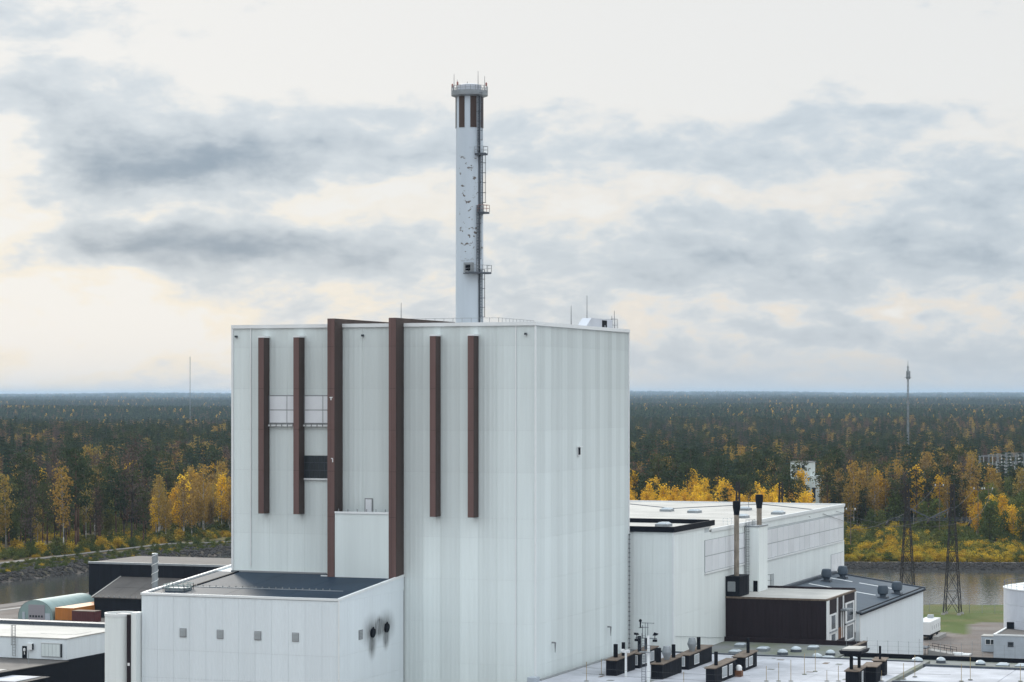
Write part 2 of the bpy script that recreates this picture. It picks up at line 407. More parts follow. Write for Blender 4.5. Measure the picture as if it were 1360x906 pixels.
def build_ground():
    th = list(np.radians(np.concatenate([np.arange(-180, -20, 8.0), np.arange(-20, 20.01, .22), np.arange(26, 180, 8.0)])))
    rr = list(np.concatenate([np.geomspace(3, 460, 22)[:-1], np.arange(460, 1000, 2.6), np.geomspace(1000, 45000, 84)]))
    T, RR = np.meshgrid(th, rr); X = np.sin(T) * RR; Y = np.cos(T) * RR
    Z = height(X, Y)
    U = CAMX + X * CT - Y * ST; Vv = CAMY + X * ST + Y * CT
    n, k = len(rr), len(th)
    pts = np.stack([U, Vv, Z], -1).reshape(-1, 3)
    faces = []
    for i in range(n - 1):
        for j in range(k):
            j2 = (j + 1) % k; faces.append((i * k + j, i * k + j2, (i + 1) * k + j2, (i + 1) * k + j))
    faces.append(tuple(range(k - 1, -1, -1)))
    me = bpy.data.meshes.new('ground'); me.from_pydata(pts.tolist(), [], faces)
    df, dn = chan(X, Y)
    zone = np.zeros(X.shape + (4,)); zone[..., 3] = 1
    zone[..., 0] = np.where((df > -3) & (df < np.where(X < 0, 20, 9)), 1, 0)                       # rocky bank
    zone[..., 1] = np.where(df >= np.where(X < 0, 20, 9), 1, 0)                                      # wild ground
    zone[..., 2] = np.where((df < 0) & ((dn > 54) | (X < -60)), 1, 0)           # yard paving
    ca = me.color_attributes.new('zone', 'FLOAT_COLOR', 'POINT'); ca.data.foreach_set('color', zone.reshape(-1).astype(np.float32))
    m = bpy.data.materials.new('ground'); m.use_nodes = True; N, L = m.node_tree.nodes, m.node_tree.links
    b = N['Principled BSDF']; b.inputs['Roughness'].default_value = .95; b.inputs['Specular IOR Level'].default_value = .2
    g = N.new('ShaderNodeNewGeometry'); at = N.new('ShaderNodeAttribute'); at.attribute_name = 'zone'
    sp = N.new('ShaderNodeSeparateColor'); L.new(at.outputs['Color'], sp.inputs[0])
    def nz(sc, a, c, det=5):
        n1 = N.new('ShaderNodeTexNoise'); n1.inputs['Scale'].default_value = sc; n1.inputs['Detail'].default_value = det; L.new(g.outputs['Position'], n1.inputs['Vector'])
        r = N.new('ShaderNodeMapRange'); L.new(n1.outputs[0], r.inputs[0]); r.inputs[1].default_value = a; r.inputs[2].default_value = c; return r.outputs[0]
    def mix(f, a, c):
        x = N.new('ShaderNodeMix'); x.data_type = 'RGBA'
        for s, v in ((x.inputs[0], f), (x.inputs[6], a), (x.inputs[7], c)):
            if isinstance(v, tuple): s.default_value = (*v, 1)
            else: L.new(v, s)
        return x.outputs[2]
    wild = mix(nz(.018, .35, .65), mix(nz(.5, .3, .7), (.10, .10, .032), (.17, .125, .05)), mix(nz(.3, .3, .7), (.085, .058, .035), (.14, .10, .045)))
    bank = mix(nz(.6, .35, .65), (.045, .038, .035), mix(nz(.2, .4, .6), (.07, .058, .048), (.075, .07, .032)))
    yard = mix(nz(.05, .35, .65), mix(nz(.8, .3, .7), (.175, .15, .138), (.14, .125, .118)), mix(nz(.12, .4, .6), (.21, .185, .17), (.15, .12, .105)))
    grass = mix(nz(.07, .4, .62), (.072, .100, .022), (.115, .110, .040))
    c = mix(sp.outputs[0], grass, bank); c = mix(sp.outputs[1], c, wild); c = mix(sp.outputs[2], c, yard)
    L.new(c, b.inputs['Base Color'])
    bp = N.new('ShaderNodeBump'); bp.inputs['Strength'].default_value = .5; bp.inputs['Distance'].default_value = .4; L.new(nz(.9, 0, 1), bp.inputs['Height']); L.new(bp.outputs[0], b.inputs['Normal'])
    me.materials.append(m); me.shade_smooth(); me.update()
    o = bpy.data.objects.new('ground', me); col.objects.link(o); tag(o, kind='structure')
build_ground()
def flat_strip(name, pts, m, kind='structure', z=0.0):          # a sheet through site points [(X, Y) ...]
    mb = MB(); mb.add([(*site(X, Y), z) for X, Y in pts], [tuple(range(len(pts)))]); o = mb.build(name, m); return tag(o, kind=kind)
flat_strip('canal_water', [(x, y - 8) for x, y in zip(NEAX, NEAY)] + [(x, y + 8) for x, y in reversed(list(zip(FARX, FARY)))], 'water', z=WATER)
def ribbon(name, off0, off1, xs, m, side='far', lift=.06, kerb=0.0):   # road following the shore at a given distance
    A, B = [], []
    X_, Y_ = (FARX, FARY) if side == 'far' else (NEAX, NEAY)
    for x in xs:
        y = float(np.interp(x, X_, Y_)); s = float(np.interp(x + 6, X_, Y_) - np.interp(x - 6, X_, Y_)) / 12
        nx, ny = -s / math.hypot(1, s), 1 / math.hypot(1, s)
        if side == 'near': nx, ny = -nx, -ny
        for off, lst in ((off0, A), (off1, B)):
            X, Y = x + nx * off, y + ny * off; lst.append((*site(X, Y), float(height(X, Y)) + lift))
    mb = MB(); n = len(A); d = max(kerb, .05)
    vs = A + B + [(p[0], p[1], p[2] - d - .3) for p in A] + [(p[0], p[1], p[2] - d - .3) for p in B]
    f = []
    for i in range(n - 1):
        f += [(i, i + 1, n + i + 1, n + i), (2 * n + i, i + 2 * n + 1, i + 1, i), (n + i, n + i + 1, 3 * n + i + 1, 3 * n + i)]
    mb.add(vs, f); return mb.build(name, m)
xl = list(np.linspace(-215, -43, 90)); xr = list(np.linspace(65, 280, 60))
tag(ribbon('bank_road', 22.2, 26.5, xl, 'asphalt', lift=.12), kind='structure')
tag(ribbon('kerb_wall', 21.6, 22.1, xl, 'concrete', lift=.55), 'long low concrete kerb wall along the canal bank road', 'kerb wall')
tag(ribbon('bank_path', 5.5, 8.0, xr, 'asphalt', lift=.12), kind='structure')
tag(ribbon('shore_road', 6.5, 12.0, list(np.linspace(-205, -97, 40)), 'asphalt', 'near', lift=.08), kind='structure')
tag(ribbon('shore_path', 15.0, 16.6, list(np.linspace(-205, -97, 40)), 'concrete', 'near', lift=.08), kind='structure')

def riprap():
    protos = []
    for k in range(6):
        mb = MB(); mb.lathe(0, 0, [(.15, -.35), (.62, -.2), (.7, .1), (.45, .38), (.1, .45)], 6)
        mb.v = [(x * random.uniform(.75, 1.25), y * random.uniform(.75, 1.25), z * random.uniform(.8, 1.2)) for x, y, z in mb.v]
        me = bpy.data.meshes.new('rock'); me.from_pydata(mb.v, [], mb.f); protos.append(np.array(mb.v)); faces = mb.f
    V_, F_ = [], []
    o = 0
    for X0, X1, n, w in ((-165, -88, 3400, 17), (95, 172, 1500, 4.5)):
        for _ in range(n):
            x = random.uniform(X0, X1); d = random.uniform(-.8, w)
            y = float(np.interp(x, FARX, FARY)); s = float(np.interp(x + 4, FARX, FARY) - np.interp(x - 4, FARX, FARY)) / 8
            X, Y = x - s / math.hypot(1, s) * d, y + d / math.hypot(1, s)
            u, v = site(X, Y); z = float(height(X, Y)); sc = random.uniform(.45, 1.15); a = random.uniform(0, 6.28)
            p = random.choice(protos) * sc; q = np.stack([p[:, 0] * math.cos(a) - p[:, 1] * math.sin(a) + u, p[:, 0] * math.sin(a) + p[:, 1] * math.cos(a) + v, p[:, 2] + z], 1)
            V_ += q.tolist(); F_ += [tuple(i + o for i in f) for f in faces]; o += len(p)
    mb = MB(); mb.v, mb.f = V_, F_
    ob = mb.build('bank_stones', 'rock'); tag(ob, 'dark broken stones covering the canal banks', 'stones', kind='stuff')
riprap()

# ------------------------------------------------------------------ reactor building
def reactor():
    t = thing('reactor_building', 'tallest white windowless reactor building with brown vertical fins', 'building', (0, 0, -2))
    MB().box(-50.3, -.1, .1, 45.0, -2.1, 62.4).build('core_wall', 'joint', t)
    zs = [1.9, 5.4, 11.6, 17.8, 24.3, 30.6, 33.5, 40.4, 46.7, 53.0, 59.4, 62.4]
    us = [-50.4, -47.2, -44.0, -40.9, -38.0, -34.9, -31.5, -28.2, -24.8, -21.3, -18.2, -15.3, -12.2, -9.2, -6.2, -3.1, 0]
    vsn = [0, 4.3, 7.1, 10, 12.2, 14.5, 17, 19.1, 21.5, 23.5, 25.7, 27.9, 30.2, 32.5, 34.4, 36.3, 38.5, 40.7, 43, 45]
    hidden = lambda u, z: (u < -21.3 and z < 22) or z < 5.4
    height_tone = lambda z: .05 - .0036 * max(0, z - 24)              # sheets turn darker with height above the lower rows
    def hid2(u, z):
        return hidden(u, z) or (-44 < u < -40.9 and 46.7 < z < 53 and False)
    clad(t, 'front', .04, us, zs, 'cladding', 4, [.06, .03, .02, .05, .01, -.01, .0, -.02, .0, -.03, .06, -.05, .06, -.05, .02, -.01], skip=hid2, rowtone=height_tone)
    clad(t, 'right', -.04, vsn, zs, 'cladding', 4, [-.07, -.02, -.09, -.11, -.03, -.12, -.07, -.01, -.13, -.06, -.04, -.13, -.04, -.09, -.14, -.03, -.11, -.05, -.14], skip=lambda u, z: z < 5.4, rowtone=lambda z: .05 - .0050 * max(0, z - 24))  # tones set darker overall to offset bounced light, and darker with height
    # corner and vertical flashings, parapet
    MB().box(-.10, .14, -.14, .10, 5, 62.4).build('corner_trim', 'trim', t)
    MB().box(-50.55, -50.22, -.16, .3, 22.6, 62.4).build('corner_trim', 'trim', t)
    MB().box(-.2, .16, 44.8, 45.1, 5, 62.4).build('corner_trim', 'trim', t)
    MB().box(-47.32, -47.12, -.10, -.02, 25.5, 62.4).build('downpipe', 'trim', t)
    MB().box(-3.2, -3.0, -.10, -.02, 9.5, 62.4).build('downpipe', 'trim', t)
    for a, b in ((-50.55, -32.76), (-31.5, -22.55), (-21.25, .22)):
        MB().box(a, b, -.22, .2, 62.4, 62.95).build('parapet_cap', 'trim', t)
    MB().box(-.2, .24, .2, 45.15, 62.4, 62.95).build('parapet_cap', 'trim', t)
    MB().box(-50.55, .2, 44.9, 45.2, 62.4, 62.95).build('parapet_cap', 'trim', t)
    MB().box(-50.55, -50.2, .2, 44.9, 62.4, 62.95).build('parapet_cap', 'trim', t)
    MB().box(-50.2, -.2, .2, 44.9, 62.35, 62.55).build('roof', 'roof_beige', t)
    # brown fins
    for u in (-44.94, -38.92, -16.2, -10.05):
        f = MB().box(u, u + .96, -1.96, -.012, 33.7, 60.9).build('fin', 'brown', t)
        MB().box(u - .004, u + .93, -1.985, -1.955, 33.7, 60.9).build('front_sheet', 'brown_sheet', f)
        MB().box(u - .07, u + 1.03, -2.05, -.011, 60.9, 61.15).build('fin_cap', 'trim', f)
        for z in (40.4, 46.7, 53.0): MB().box(u - .006, u + .966, -1.991, -.013, z, z + .05).build('joint_strip', 'brown', f)
    for u, ve in ((-32.72, 20.8), (-22.52, 20.8)):
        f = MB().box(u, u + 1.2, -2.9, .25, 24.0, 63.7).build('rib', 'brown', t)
        MB().box(u, u + 1.2, .25, ve, 62.5, 63.7).build('roof_beam', 'brown', f)
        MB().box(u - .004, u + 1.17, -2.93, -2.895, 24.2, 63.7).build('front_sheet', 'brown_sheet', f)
        MB().box(u + .45, u + .48, -2.942, -2.93, 25, 63.7).build('seam', 'brown', f)
        for z in (33.5, 40.4, 46.7, 53.0, 59.4): MB().box(u - .006, u + 1.206, -2.936, .26, z, z + .05).build('joint_strip', 'brown', f)
    for u, z, w, h in ((-32.35, 51.6, .5, .14), (-32.2, 51.25, .18, .4), (-31.9, 41.8, .14, .5), (-32.1, 42.3, .3, .12)):
        MB().box(u, u + w, -2.96, -2.93, z, z + h).build('bird_dropping', 'white_plastic', t)
    # windows between the fins
    for a, b in ((-43.96, -38.94), (-37.94, -32.74)):
        w = MB().box(a, b, -.30, -.025, 47.5, 52.0).build('window', 'frame_grey', t)
        n = 2; xs = [a + .12, a + .12 + (b - a) * .60, b - .1]
        for i in range(2):
            for z0, z1 in ((47.75, 49.65), (49.78, 51.85)):
                o = MB().box(xs[i] + .06, xs[i + 1] - .06, -.335, -.29, z0, z1).build('pane', 'white_pane', w)
        MB().box(a - .05, b, -.52, -.026, 47.18, 47.45).build('sill', 'trim', w)
        for i in range(5): MB().box(a + .4 + i * .95, a + .5 + i * .95, -.62, -.5, 47.2, 47.75).build('bracket', 'frame_grey', w)
    lv = MB().box(-37.94, -32.74, -.2, -.026, 39.2, 42.7).build('louvre', 'glass_dirty', t)
    for i in range(6): MB().box(-37.9 + i * .86, -37.86 + i * .86, -.26, -.2, 39.2, 42.7).build('mullion', 'steel_dark', lv)
    for z in (40.4, 41.6): MB().box(-37.94, -32.74, -.27, -.2, z, z + .07).build('transom', 'steel_dark', lv)
    MB().box(-37.94, -32.74, -.34, -.024, 38.95, 39.2).build('sill', 'trim', lv)
    # projecting lift box between the tall ribs
    lb = MB().box(-31.5, -22.54, -2.86, -.03, 24.1, 34.0).build('projecting_box', 'cladding', t)
    MB().box(-31.5, -22.54, -2.98, -2.68, 34.0, 34.3).build('box_parapet', 'trim', lb)
    MB().box(-31.5, -22.54, -2.68, -.03, 34.0, 34.08).build('box_roof', 'roof_slate', lb)
    for i in range(6): MB().box(-31.0 + i * 1.55, -30.9 + i * 1.55, -2.7, -2.6, 34.3, 34.7).build('rail_post', 'frame_grey', lb)
    d = MB().box(-27.75, -26.45, -.14, -.02, 34.1, 36.25).build('door', 'frame_grey', t)
    MB().box(-27.6, -26.58, -.18, -.12, 34.1, 36.1).build('door_leaf', 'white_pane', d)
    # small floodlights, wall ducts
    for u in (-49.8, -28.2, -1.6):
        f = MB().box(u, u + .3, -.5, -.02, 61.0, 61.3).build('floodlight', 'steel_dark', t)
        MB().box(u + .04, u + .26, -.52, -.48, 61.03, 61.25).build('lens', 'glass', f)
    w = MB().box(.05, .14, 18.9, 20.3, 42.5, 44.0).build('vent', 'trim', t)
    MB().box(.13, .2, 19.1, 20.0, 42.7, 43.8).build('opening', 'black_trim', w)
    MB().box(.13, .5, 18.9, 20.3, 43.9, 44.05).build('hood', 'trim', w)
    for v, z in ((7.1, 13.9), (33.8, 13.9)):
        MB().tube((.05, v, z + .6), (.6, v, z + .6), .12, n=8).tube((.6, v, z + .65), (.6, v, z - .9), .16, .05, n=8).build('downspout', 'frame_grey', t)
    # lightning cable down the far corner
    MB().tube((.22, 44.7, 10), (.22, 44.7, 29), .05, n=4).build('cable', 'steel_dark', t)
    mb = MB()
    for i in range(26): mb.box(.1, .36, 44.62, 44.8, 10 + i * .75, 10.12 + i * .75)
    mb.build('cable_clamps', 'steel_dark', t)
    # roof plant: railing round the stack, antennas, lift penthouse
    MB().rail([(-29, 16, 62.55), (-29, 32, 62.55)], 1.6, 2.0).rail([(-29, 16, 62.55), (-12, 16, 62.55), (-12, 32, 62.55)], 1.6, 1.6).build('railing', 'galv', t)
    for u, v, z in ((-29.5, 18, 66.8), (-.9, 18.7, 66.0), (-1.2, 27.2, 67.9), (-.8, 39.9, 65.9), (-.8, 38.6, 65.0)):
        MB().tube((u, v, 62.5), (u, v, z), .07, .035, n=5).build('antenna', 'steel_dark', t)
    ph = MB(); ph.hexa([(-1.9, 23.6, 62.5), (-.35, 23.6, 62.5), (-.35, 37.5, 62.5), (-1.9, 37.5, 62.5), (-1.9, 26.9, 64.3), (-.35, 26.9, 64.3), (-.35, 37.5, 64.3), (-1.9, 37.5, 64.3)])
    p = ph.build('penthouse', 'tank_paint', t)
    MB().box(-.36, -.3, 32.2, 34.6, 62.8, 64.1).build('opening', 'black_trim', p)
    MB().box(-.36, -.24, 33.2, 33.7, 62.8, 63.3).build('pump', 'galv', p)
    MB().rail([(-.8, 38.2, 62.55), (-.8, 41.6, 62.55), (-3, 41.6, 62.55)], 2.0, .9).build('railing', 'galv', t)
reactor()

def stack():
    cx, cyy, r = -20.5, 25.0, 2.22
    t = thing('ventilation_stack', 'tall slender white ventilation stack with ladder on the reactor roof', 'chimney', (cx, cyy, 62.55))
    smooth_by_angle(MB().lathe(cx, cyy, [(r + .03, 62.5), (r, 80), (r - .02, 101.0)], 48).build('shaft', 'stack_paint', t))
    # brown fields between white pilasters at the top
    n = 7
    for i in range(n):
        a0 = R(-101 - 15.5) + 2 * math.pi * i / n; a1 = a0 + R(27); mb = MB(); o = []
        for k in range(4):
            a = a0 + (a1 - a0) * k / 3
            for rr, z in ((r + .055, 95.1), (r + .055, 100.3)): o.append((cx + rr * math.cos(a), cyy + rr * math.sin(a), z))
        m = len(o)
        o += [(cx + (p[0] - cx) * .97, cyy + (p[1] - cyy) * .97, p[2]) for p in o]
        mb.add(o, [(2 * k, 2 * k + 2, 2 * k + 3, 2 * k + 1) for k in range(3)] + [(0, 1, m + 1, m), (6, m + 6, m + 7, 7), (1, 3, m + 3, m + 1), (3, 5, m + 5, m + 3), (5, 7, m + 7, m + 5), (0, m, m + 2, 2), (2, m + 2, m + 4, 4), (4, m + 4, m + 6, 6)])
        mb.build('brown_field', 'brown', t)
    pf = smooth_by_angle(MB().lathe(cx, cyy, [(r, 100.1), (2.95, 100.35), (2.98, 100.75), (r, 100.75)], 40, caps=False).build('gallery', 'galv', t))
    mb = MB()
    for i in range(22):
        a = 2 * math.pi * i / 22; b = 2 * math.pi * (i + 1) / 22; p = (cx + 2.92 * math.cos(a), cyy + 2.92 * math.sin(a)); q = (cx + 2.92 * math.cos(b), cyy + 2.92 * math.sin(b))
        mb.tube((*p, 100.7), (*p, 101.85), .045, n=4)
        for z in (101.1, 101.45, 101.85): mb.tube((*p, z), (*q, z), .04, n=4)
        mb.add([(*p, 100.75), (*q, 100.75), (*q, 101.05), (*p, 101.05)], [(0, 1, 2, 3)])
    mb.build('gallery_railing', 'galv', pf)
    smooth_by_angle(MB().lathe(cx, cyy, [(1.9, 100.9), (1.95, 102.0), (1.6, 102.15), (1.55, 101.0)], 32, caps=False).build('rim', 'tank_paint', t))
    for a, z in ((200, 103.9), (165, 103.2), (-35, 104.1), (10, 103.5), (120, 103.0)):
        p = (cx + 2.5 * math.cos(R(a)), cyy + 2.5 * math.sin(R(a))); MB().tube((*p, 100.8), (*p, z), .06, .03, n=5).build('antenna', 'steel_dark', t)
    for a in (185, 0, 250):
        p = (cx + 2.9 * math.cos(R(a)), cyy + 2.9 * math.sin(R(a))); MB().lathe(p[0], p[1], [(.12, 101.8), (.16, 102.0), (.16, 102.3), (.05, 102.42)], 8).build('beacon', 'rail_red', t)
    # ladders with cages on the side that faces right, resting platforms
    def at(ang, rad): return cx + rad * math.cos(R(ang)), cyy + rad * math.sin(R(ang))
    for ang, z0, z1, mt in ((-18, 62.6, 72.2, 'steel_dark'), (-34, 71.9, 82.5, 'steel_dark'), (-14, 81.0, 91.0, 'steel_dark'), (-30, 91.0, 100.6, 'steel_dark')):
        x, y = at(ang, r + .22); tg = (-math.sin(R(ang)), math.cos(R(ang)), 0); o = (math.cos(R(ang)), math.sin(R(ang)), 0)
        MB().ladder(x, y, z0, z1, tg, .5, .05, .45, cage=o).build('ladder', mt, t)
    for ang in (-24, -27):
        x, y = at(ang, r + .12); MB().tube((x, y, 62.6), (x, y, 100.4), .10, n=6).build('cable_duct', 'steel_dark', t)
    for ang, z, w in ((-38, 71.5, 2.1), (-14, 81.2, .8), (-26, 90.6, .9)):
        x, y = at(ang, r + .55); tg = Vector((-math.sin(R(ang)), math.cos(R(ang)), 0)); nn = Vector((math.cos(R(ang)), math.sin(R(ang)), 0)); c = Vector((x, y, 0))
        pts = [c + tg * a + nn * b for a, b in ((-w, -.55), (-w, .6), (w, .6), (w, -.55))]
        p = MB().hexa([(q.x, q.y, z) for q in pts] + [(q.x, q.y, z + .3) for q in pts]).build('platform', 'steel_dark', t)
        MB().rail([(q.x, q.y, z + .3) for q in pts], 1.1, .8, .04).build('railing', 'rail_red' if z == 81.2 else 'galv', p)
    x, y = at(-70, r + .45); b = MB().box(x - .75, x + .65, y - .5, y + .5, 71.8, 73.3).build('equipment_box', 'galv', t)
    MB().box(x - .5, x + .4, y - .53, y - .48, 72.0, 73.0).build('opening', 'black_trim', b)
    MB().tube((x - 1.0, y, 71.6), (x + 3.0, y + .6, 71.6), .1, n=5).build('beam', 'steel_dark', b)
stack()

# ------------------------------------------------------------------ annex in front of the reactor building
def annex():
    t = thing('annex_building', 'pale blue white annex with dark roof and soot stained exhausts', 'building', (-37, -12, -2))
    x0, x1, y0, zf, zb = -53.2, -21.22, -23.67, 22.6, 24.45
    MB().hexa([(x0 + .06, y0 + .06, -2.1), (x1 - .06, y0 + .06, -2.1), (x1 - .06, -.3, -2.1), (x0 + .06, -.3, -2.1), (x0 + .06, y0 + .06, zf), (x1 - .06, y0 + .06, zf), (x1 - .06, -.3, zb), (x0 + .06, -.3, zb)]).build('core_wall', 'joint', t)
    MB().hexa([(x0 + .06, -.3, -2.1), (-50.6, -.3, -2.1), (-50.6, 6, -2.1), (x0 + .06, 6, -2.1), (x0 + .06, -.3, zb), (-50.6, -.3, zb), (-50.6, 6, zb + .5), (x0 + .06, 6, zb + .5)]).build('side_wing', 'annex_clad', t)
    clad(t, 'front', y0, steps(x0, x1, 12), [4, 10.5, 14.6, 22.5], 'annex_clad', 5, tv=.012, gap=.012, depth=.03)
    us = steps(y0, -.3, 8)
    clad(t, 'right', x1, us, [4, 10.5, 14.6, 22.4], 'annex_clad', 5, tv=.012, gap=.012, depth=.03)
    mb = MB(); mb.hexa([(x1 - .05, y0, 22.4), (x1 + .02, y0, 22.4), (x1 + .02, -.2, 22.4), (x1 - .05, -.2, 22.4), (x1 - .05, y0, zf), (x1 + .02, y0, zf), (x1 + .02, -.2, zb), (x1 - .05, -.2, zb)]); mb.build('gable_panel', 'annex_clad', t)
    MB().box(x1 - .1, x1 + .1, y0 - .1, y0 + .1, 4, zf).build('corner_trim', 'trim', t)
    # sheet roof: separate fields
    def zr(y): return zf + (zb - zf) * (y - y0) / (-.3 - y0)
    ys = [y0 + .4, -15.8, -.4]; xs = [x0 + .4, -49.0, -40.5, -30.8, x1 - .4]
    for j in range(2):
        for i in range(4):
            a, b, c, d = xs[i] + .03, xs[i + 1] - .03, ys[j] + .03, ys[j + 1] - .03
            MB().hexa([(a, c, zr(c) - .05), (b, c, zr(c) - .05), (b, d, zr(d) - .05), (a, d, zr(d) - .05), (a, c, zr(c) + .06), (b, c, zr(c) + .06), (b, d, zr(d) + .06), (a, d, zr(d) + .06)]).build('roof_sheet', 'roof_slate', t)
    def cap(name, p, q, w, m='trim', h=.45, dz=-.02):
        ax, ay = p; bx, by = q
        dx, dy = (w, 0) if ax == bx else (0, w)
        return MB().hexa([(ax, ay, zr(ay) + dz), (bx, by, zr(by) + dz), (bx + dx, by + dy, zr(by) + dz), (ax + dx, ay + dy, zr(ay) + dz), (ax, ay, zr(ay) + h), (bx, by, zr(by) + h), (bx + dx, by + dy, zr(by) + h), (ax + dx, ay + dy, zr(ay) + h)]).build(name, m, t)
    cap('parapet_cap', (x0 - .1, y0 - .12), (x1 + .1, y0 - .12), .5, h=.30)
    cap('parapet_cap', (x1 - .35, y0 + .39), (x1 - .35, -.1), .45, h=.30)
    cap('parapet_cap', (x0 - .1, y0 + .39), (x0 - .1, 5.8), .45, h=.30)
    cap('roof_seam', (-49.2, y0 + 5), (-49.2, -.5), .35, 'black_trim', .22, .0)
    cap('roof_walkway', (x0 + .5, -15.9), (x1 - 3, -15.9), .28, 'galv', .16, .0)
    cap('upstand', (x0 + 2.9, -.75), (-34, -.75), .3, 'frame_grey', .30, .0)
    cap('upstand', (-34, -2.6), (x1 - 3, -2.6), .22, 'trim', .22, .0)
    for i in range(26):
        x = x0 + 1 + i * .62; y = y0 + .6; MB().box(x, x + .12, y, y + .12, zr(y) + .05, zr(y) + .3).build('snow_stop', 'frame_grey', t)
    for i in range(24):
        x = x0 + 1.2 + i * 1.1; y = -15.2; MB().box(x, x + .14, y, y + .14, zr(y) + .05, zr(y) + .28).build('snow_stop', 'frame_grey', t)
    h = MB().box(-51.2, -47.9, -20.4, -17.9, zr(-20) + .05, zr(-20) + .5).build('roof_hatch', 'galv', t)
    MB().rail([(-51.3, -20.6, zr(-20) + .06), (-47.8, -20.6, zr(-20) + .06), (-47.8, -17.7, zr(-18) + .06), (-51.3, -17.7, zr(-18) + .06), (-51.3, -20.6, zr(-20) + .06)], .95, .9, .05).build('guard_rail', 'green_metal', h)
    for a in (-46.81, -40.72, -34.62, -28.58):
        w = MB().box(a, a + 1.08, y0 - .10, y0 + .02, 16.55, 17.85).build('vent_window', 'frame_grey', t)
        for k in range(6): MB().hexa([(a + .09, y0 - .13, 16.66 + k * .19), (a + .99, y0 - .13, 16.66 + k * .19), (a + .99, y0 - .09, 16.72 + k * .19), (a + .09, y0 - .09, 16.72 + k * .19), (a + .09, y0 - .15, 16.74 + k * .19), (a + .99, y0 - .15, 16.74 + k * .19), (a + .99, y0 - .09, 16.82 + k * .19), (a + .09, y0 - .09, 16.82 + k * .19)]).build('slat', 'louvre_grey', w)
    w = MB().box(x1 - .02, x1 + .1, -16.9, -15.5, 16.4, 17.8).build('vent_window', 'frame_grey', t)
    for k in range(6): MB().box(x1 + .1, x1 + .15, -16.78, -15.62, 16.5 + k * .21, 16.6 + k * .21).build('slat', 'louvre_grey', w)
    for v, z in ((-12.1, 17.0), (-7.0, 17.3)):
        e = smooth_by_angle(MB().tube((x1 - .1, v, z), (x1 + .35, v, z - .05), .66, .68, n=20).build('exhaust_pipe', 'black_trim', t))
        for k in range(5):
            a = R(40 + k * 25); MB().box(x1 + .1 + k * .05, x1 + .16 + k * .05, v + .7 * math.cos(a) - .06, v + .7 * math.cos(a) + .06, z + .55 * math.sin(a), z + .55 * math.sin(a) + .35).build('bracket', 'black_trim', e)
annex()

